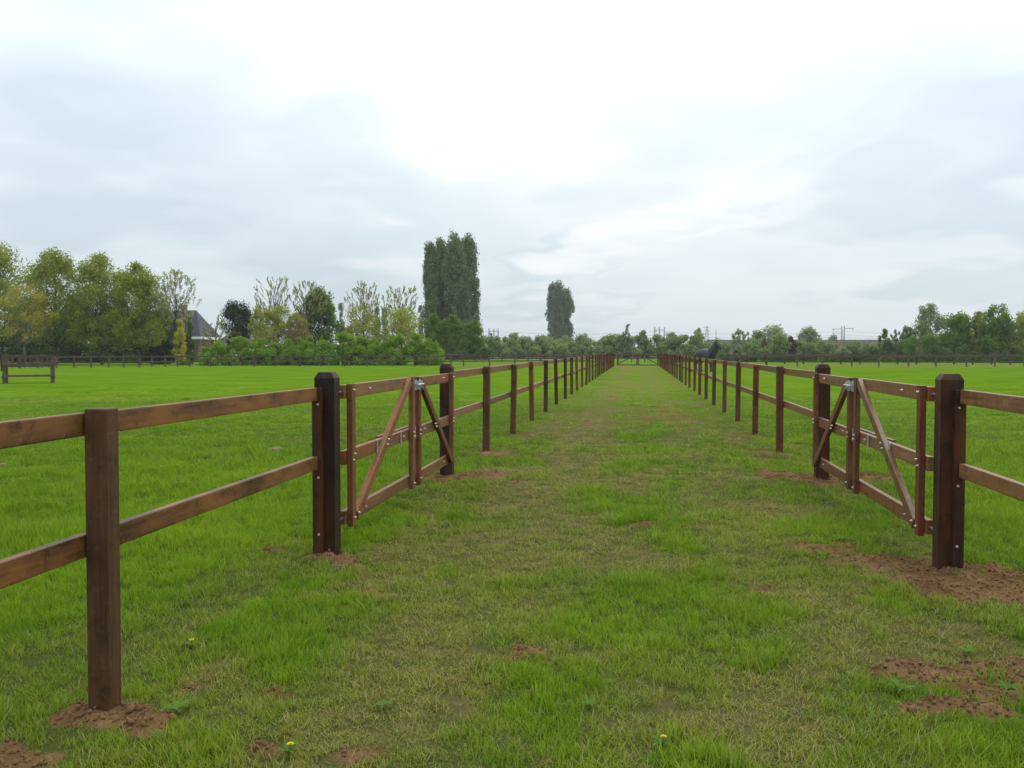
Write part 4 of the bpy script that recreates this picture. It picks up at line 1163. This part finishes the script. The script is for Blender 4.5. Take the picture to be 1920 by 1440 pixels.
# ------------------------------------------------------------------ horses
def horse(loc, rz, label, coat, dark, seed=0, head_up=True):
    root = empty('horse', loc, rz, label, 'horse')
    hu = head_up
    V = [(0, 0, 1.24, .27), (.35, 0, 1.24, .27), (.70, 0, 1.20, .30), (1.02, 0, 1.22, .30), (1.26, 0, 1.24, .25)]
    neck = [(1.38, 0, 1.44, .270), (1.50, 0, 1.66, .220), (1.60, 0, 1.86, .175), (1.68, 0, 1.99, .140), (1.82, 0, 1.92, .150), (1.97, 0, 1.75, .115), (2.07, 0, 1.60, .095), (2.11, 0, 1.53, .080)] if hu else \
           [(1.45, 0, 1.22, .205), (1.68, 0, 1.02, .150), (1.88, 0, .78, .115), (1.98, 0, .66, .105), (2.08, 0, .50, .105), (2.12, 0, .32, .080), (2.13, 0, .17, .070), (2.13, 0, .10, .060)]
    V += neck
    E_ = [(i, i + 1) for i in range(len(V) - 1)]
    V.append((-.24, 0, 1.17, .20)); rump = len(V) - 1; E_.append((0, rump))
    for s in (-1, 1):
        st = len(V)
        off = .10 * s if s > 0 else -.04
        V += [(-.06, .15 * s, 1.02, .17), (.04 + off * .3, .17 * s, .82, .125), (-.17 + off, .16 * s, .52, .066), (-.14 + off, .16 * s, .22, .045), (-.11 + off, .16 * s, .12, .055), (-.07 + off, .16 * s, .04, .060)]
        E_ += [(0, st)] + [(st + i, st + i + 1) for i in range(5)]
        st = len(V); off = -.10 * s
        V += [(1.16, .15 * s, 1.0, .135), (1.12 + off * .3, .16 * s, .82, .090), (1.14 + off, .15 * s, .48, .062), (1.13 + off, .15 * s, .22, .042), (1.15 + off, .15 * s, .12, .052), (1.19 + off, .15 * s, .04, .060)]
        E_ += [(3, st)] + [(st + i, st + i + 1) for i in range(5)]
    V = [(v[0], v[1], v[2], v[3] * (1.22 if i < 5 else 1.34 if i < 8 else 1.15)) for i, v in enumerate(V)]
    me = bpy.data.meshes.new('body'); me.from_pydata([v[:3] for v in V], E_, []); me.update()
    o = place('body', me, root)
    o.data.materials.append(coat)
    sk = o.modifiers.new('skin', 'SKIN'); sk.use_smooth_shade = True
    if not me.skin_vertices: 
        bpy.context.view_layer.objects.active = o
    lay = me.skin_vertices[0].data if me.skin_vertices else None
    if lay is None:
        bm = bmesh.new(); bm.from_mesh(me); bm.verts.layers.skin.verify(); bm.to_mesh(me); bm.free(); lay = me.skin_vertices[0].data
    for i, v in enumerate(V):
        w = v[3]
        lay[i].radius = (w, w * (1.12 if i in (1, 2, 3) else 1.0))
        lay[i].use_root = (i == 0)
    sb = o.modifiers.new('smooth', 'SUBSURF'); sb.levels = 2; sb.render_levels = 2
    # mane, tail, ears, eyes, hooves
    rng = np.random.default_rng(seed)
    n = neck; paths = []
    for k in range(60):
        t = rng.uniform(0, 3.3); i = int(t); fr = t - i
        a = np.array(n[i][:3]) * (1 - fr) + np.array(n[i + 1][:3]) * fr; r = n[i][3] * (1 - fr) + n[i + 1][3] * fr
        tg = np.array(n[i + 1][:3]) - np.array(n[i][:3]); tg /= np.linalg.norm(tg); up = np.array([-tg[2], 0, tg[0]])
        if not hu: up = -up if up[2] < 0 else up
        b = a + up * r * .92; sd = rng.choice([-1, 1]) * rng.uniform(.6, 1)
        paths.append((np.array([b, b + up * .05 + np.array([0, sd * .04, 0]), b + np.array([-.04, sd * (r + .02), -.10]), b + np.array([-.05, sd * (r + .03), -.22])]), np.array([.018, .02, .014, .004])))
    v, f = tube_np(paths, 4); m2 = np_mesh('mane', v, f, True); m2.materials.append(dark); place('mane', m2, root)
    paths = []
    for k in range(24):
        j = rng.normal(0, .03, 3)
        paths.append((np.array([[-.38, 0, 1.26], [-.47, j[1] * .5, 1.16], [-.50 + j[0], j[1] * 1.3, .85], [-.47 + j[0], j[1] * 1.6, .45 + j[2]]]), np.array([.022, .03, .026, .006])))
    v, f = tube_np(paths, 4); m2 = np_mesh('tail', v, f, True); m2.materials.append(dark); place('tail', m2, root)
    poll = n[3]
    for s in (-1, 1):
        bm = bmesh.new(); bmesh.ops.create_cone(bm, cap_ends=True, segments=8, radius1=.038, radius2=.004, depth=.17)
        place('ear', bm_mesh('ear', bm, dark, True), root, (poll[0] + .0, .06 * s, poll[2] + .15), (.15 * s, .15, 0))
        bm = bmesh.new(); bmesh.ops.create_uvsphere(bm, u_segments=8, v_segments=6, radius=.022)
        e = n[4]; place('eye', bm_mesh('eye', bm, dark, True), root, (e[0] - .02, .098 * s, e[2] + .01))
    for s in (-1, 1):
        for x, y in ((-.05 + (.10 * s if s > 0 else -.04), .16 * s), (1.21 - .10 * s, .15 * s)):
            bm = bmesh.new(); bmesh.ops.create_cone(bm, cap_ends=True, segments=10, radius1=.075, radius2=.058, depth=.09)
            place('hoof', bm_mesh('hoof', bm, dark, True), root, (x, y, .045))
    return root
hp = G(1312, 696.0)
# heading: towards photo right and a little towards the camera
ha = YAW - R(60)
horse(hp, ha, 'dark grey horse with raised head behind the right lane fence', plain_mat('grey_coat', (.050, .052, .058), .45, 0, .45, 5), plain_mat('black_mane', (.018, .018, .022), .6, 0, .3, 8), 1).scale = (1.07, 1.07, 1.07)
p2 = G(-14, 711)
horse((p2[0], p2[1], 0), YAW + R(195), 'brown horse mostly outside the left edge, behind the feeding rack', plain_mat('bay_coat', (.095, .060, .042), .5, 0, .4, 5), plain_mat('dark_mane', (.03, .02, .016), .6, 0, .3, 8), 2, False)

# ------------------------------------------------------------------ small things on the turf
LEAFW = leaf_mat('weed_leaves', (.075, .15, .025), (.12, .20, .04), (.10, .17, .035), .2, 9)
PETAL = plain_mat('dandelion_petals', (.75, .50, .012), .7, 0, .1, 30)
def gz(p):
    s, w = masks(np.array([p[0]]), np.array([p[1]])); return float(height(np.array([p[0]]), np.array([p[1]]), s)[0])
def leaf_blade(ln, w, lift, lob, rng):
    n = 7; bm = bmesh.new(); prev = None
    for i in range(n):
        t = i / (n - 1)
        ww = w * math.sin(math.pi * min(1, .12 + t * .88)) * (1 - lob * (i % 2)) + .0008
        z = lift * math.sin(t * 2.2) * ln
        a = bm.verts.new((t * ln, -ww, z + ww * .25)); c = bm.verts.new((t * ln, 0, z)); b = bm.verts.new((t * ln, ww, z + ww * .25))
        if prev: bm.faces.new((prev[0], a, c, prev[1])); bm.faces.new((prev[1], c, b, prev[2]))
        prev = (a, c, b)
    return bm_mesh('leaf', bm, LEAFW, True)
def weed(px, py, label, flower=False, size=.09, nl=8, seed=0, cat='weed', name='broadleaf_weed'):
    rng = np.random.default_rng(seed); p = G(px, py); z = gz(p)
    root = empty(name, (p[0], p[1], z), 0, label, cat)
    lf = leaf_blade(size, size * .17, .30, .35 if flower else .0, rng)
    for k in range(nl):
        o = place('leaf', lf, root, (0, 0, .015), (0, rng.uniform(-.22, .02), k * 6.283 / nl + rng.normal(0, .2))); s = rng.uniform(.7, 1.15); o.scale = (s, s, s)
    if flower:
        h = .048
        v, f = tube_np([(np.array([[0, 0, 0], [.004, 0, h * .5], [.008, 0, h]]), np.array([.0025, .0022, .002]))], 5)
        me = np_mesh('stem', v, f, True); me.materials.append(LEAFW); place('stem', me, root)
        bm = bmesh.new()
        for ring, (nn, r, lift) in enumerate(((18, .012, .25), (14, .009, .6), (9, .005, 1.1))):
            for k in range(nn):
                a = k * 6.283 / nn + ring * .2
                d = Vector((math.cos(a), math.sin(a), 0)); sd = Vector((-d.y, d.x, 0)) * .0022; up = Vector((0, 0, 1))
                q = [bm.verts.new(x) for x in (sd * .6, d * r + up * r * lift + sd, d * r * 1.08 + up * r * lift, d * r + up * r * lift - sd, -sd * .6)]
                bm.faces.new(q)
        place('flower_head', bm_mesh('flower_head', bm, PETAL), root, (.008, 0, h))
for i, (px, py, lab) in enumerate(((1240, 1404, 'yellow dandelion in the green strip at the bottom of the lane'), (357, 1210, 'yellow dandelion right of the nearest post'), (541, 1418, 'yellow dandelion at the bottom left, near bare soil'))):
    weed(px, py, lab, True, .06, 6, i, 'dandelion', 'dandelion')
for i, (px, py, sz, lab) in enumerate(((1575, 1022, .09, 'pale broad-leaved weed on the soil left of the right gate post'), (1690, 1305, .07, 'pale weed lying on the lower right soil patch'), (1815, 1232, .06, 'small pale weed above the lower right soil patch'), (716, 1336, .05, 'tiny pale weed left of the worn track'), (334, 1345, .075, 'broad-leaved weed right of the nearest post foot'), (1890, 1308, .06, 'broad-leaved weed at the right edge on bare soil'), (1105, 1330, .05, 'dark small weed between track and green strip'))):
    weed(px, py, lab, False, sz, 6, 30 + i)
def clod(px, py, r, label, seed):
    p = G(px, py)
    bm = bmesh.new(); bmesh.ops.create_icosphere(bm, subdivisions=4, radius=1)
    for v in bm.verts:
        c = v.co; f = .75 + .5 * fbm(np.array([c.x * 2.2 + 5 + seed]), np.array([c.y * 2.2 + c.z * 2]), seed, 4)[0]
        v.co = Vector((c.x * r * f, c.y * r * f, max(-.03, c.z * r * .55 * f)))
    me = bm_mesh('molehill', bm, plain_mat('clod_soil', (.20, .135, .075), .95, 0, .4, 25), True)
    tag(place('molehill', me, None, (p[0], p[1], gz(p) + .01)), label, 'molehill')
clod(517, 846, .12, 'small brown molehill in the left paddock grass', 3)
clod(4, 872, .07, 'tiny brown clod at the left edge in the paddock', 5)

# ------------------------------------------------------------------ damp air between here and the far trees
def haze():
    x0, x1, y0, y1 = gx[0] - 20, gx[-1] + 20, gy[0] - 20, gy[-1] + 20
    bm = bmesh.new(); bmesh.ops.create_cube(bm, size=1)
    for v in bm.verts:
        v.co = Vector((x0 if v.co.x < 0 else x1, y0 if v.co.y < 0 else y1, -1.6 if v.co.z < 0 else 34.0))
    m = bpy.data.materials.new('damp_air'); m.use_nodes = True
    t = m.node_tree; t.nodes.clear()
    out = N(t, 'ShaderNodeOutputMaterial'); pv = N(t, 'ShaderNodeVolumePrincipled')
    pv.inputs['Color'].default_value = (.90, .95, 1.0, 1); pv.inputs['Density'].default_value = HAZE
    L(t, pv.outputs[0], out.inputs['Volume'])
    o = place('haze', bm_mesh('haze', bm, m))
    tag(o, 'thin damp haze filling the air over the fields', 'haze', kind='stuff')
HAZE = 0.00028
haze()
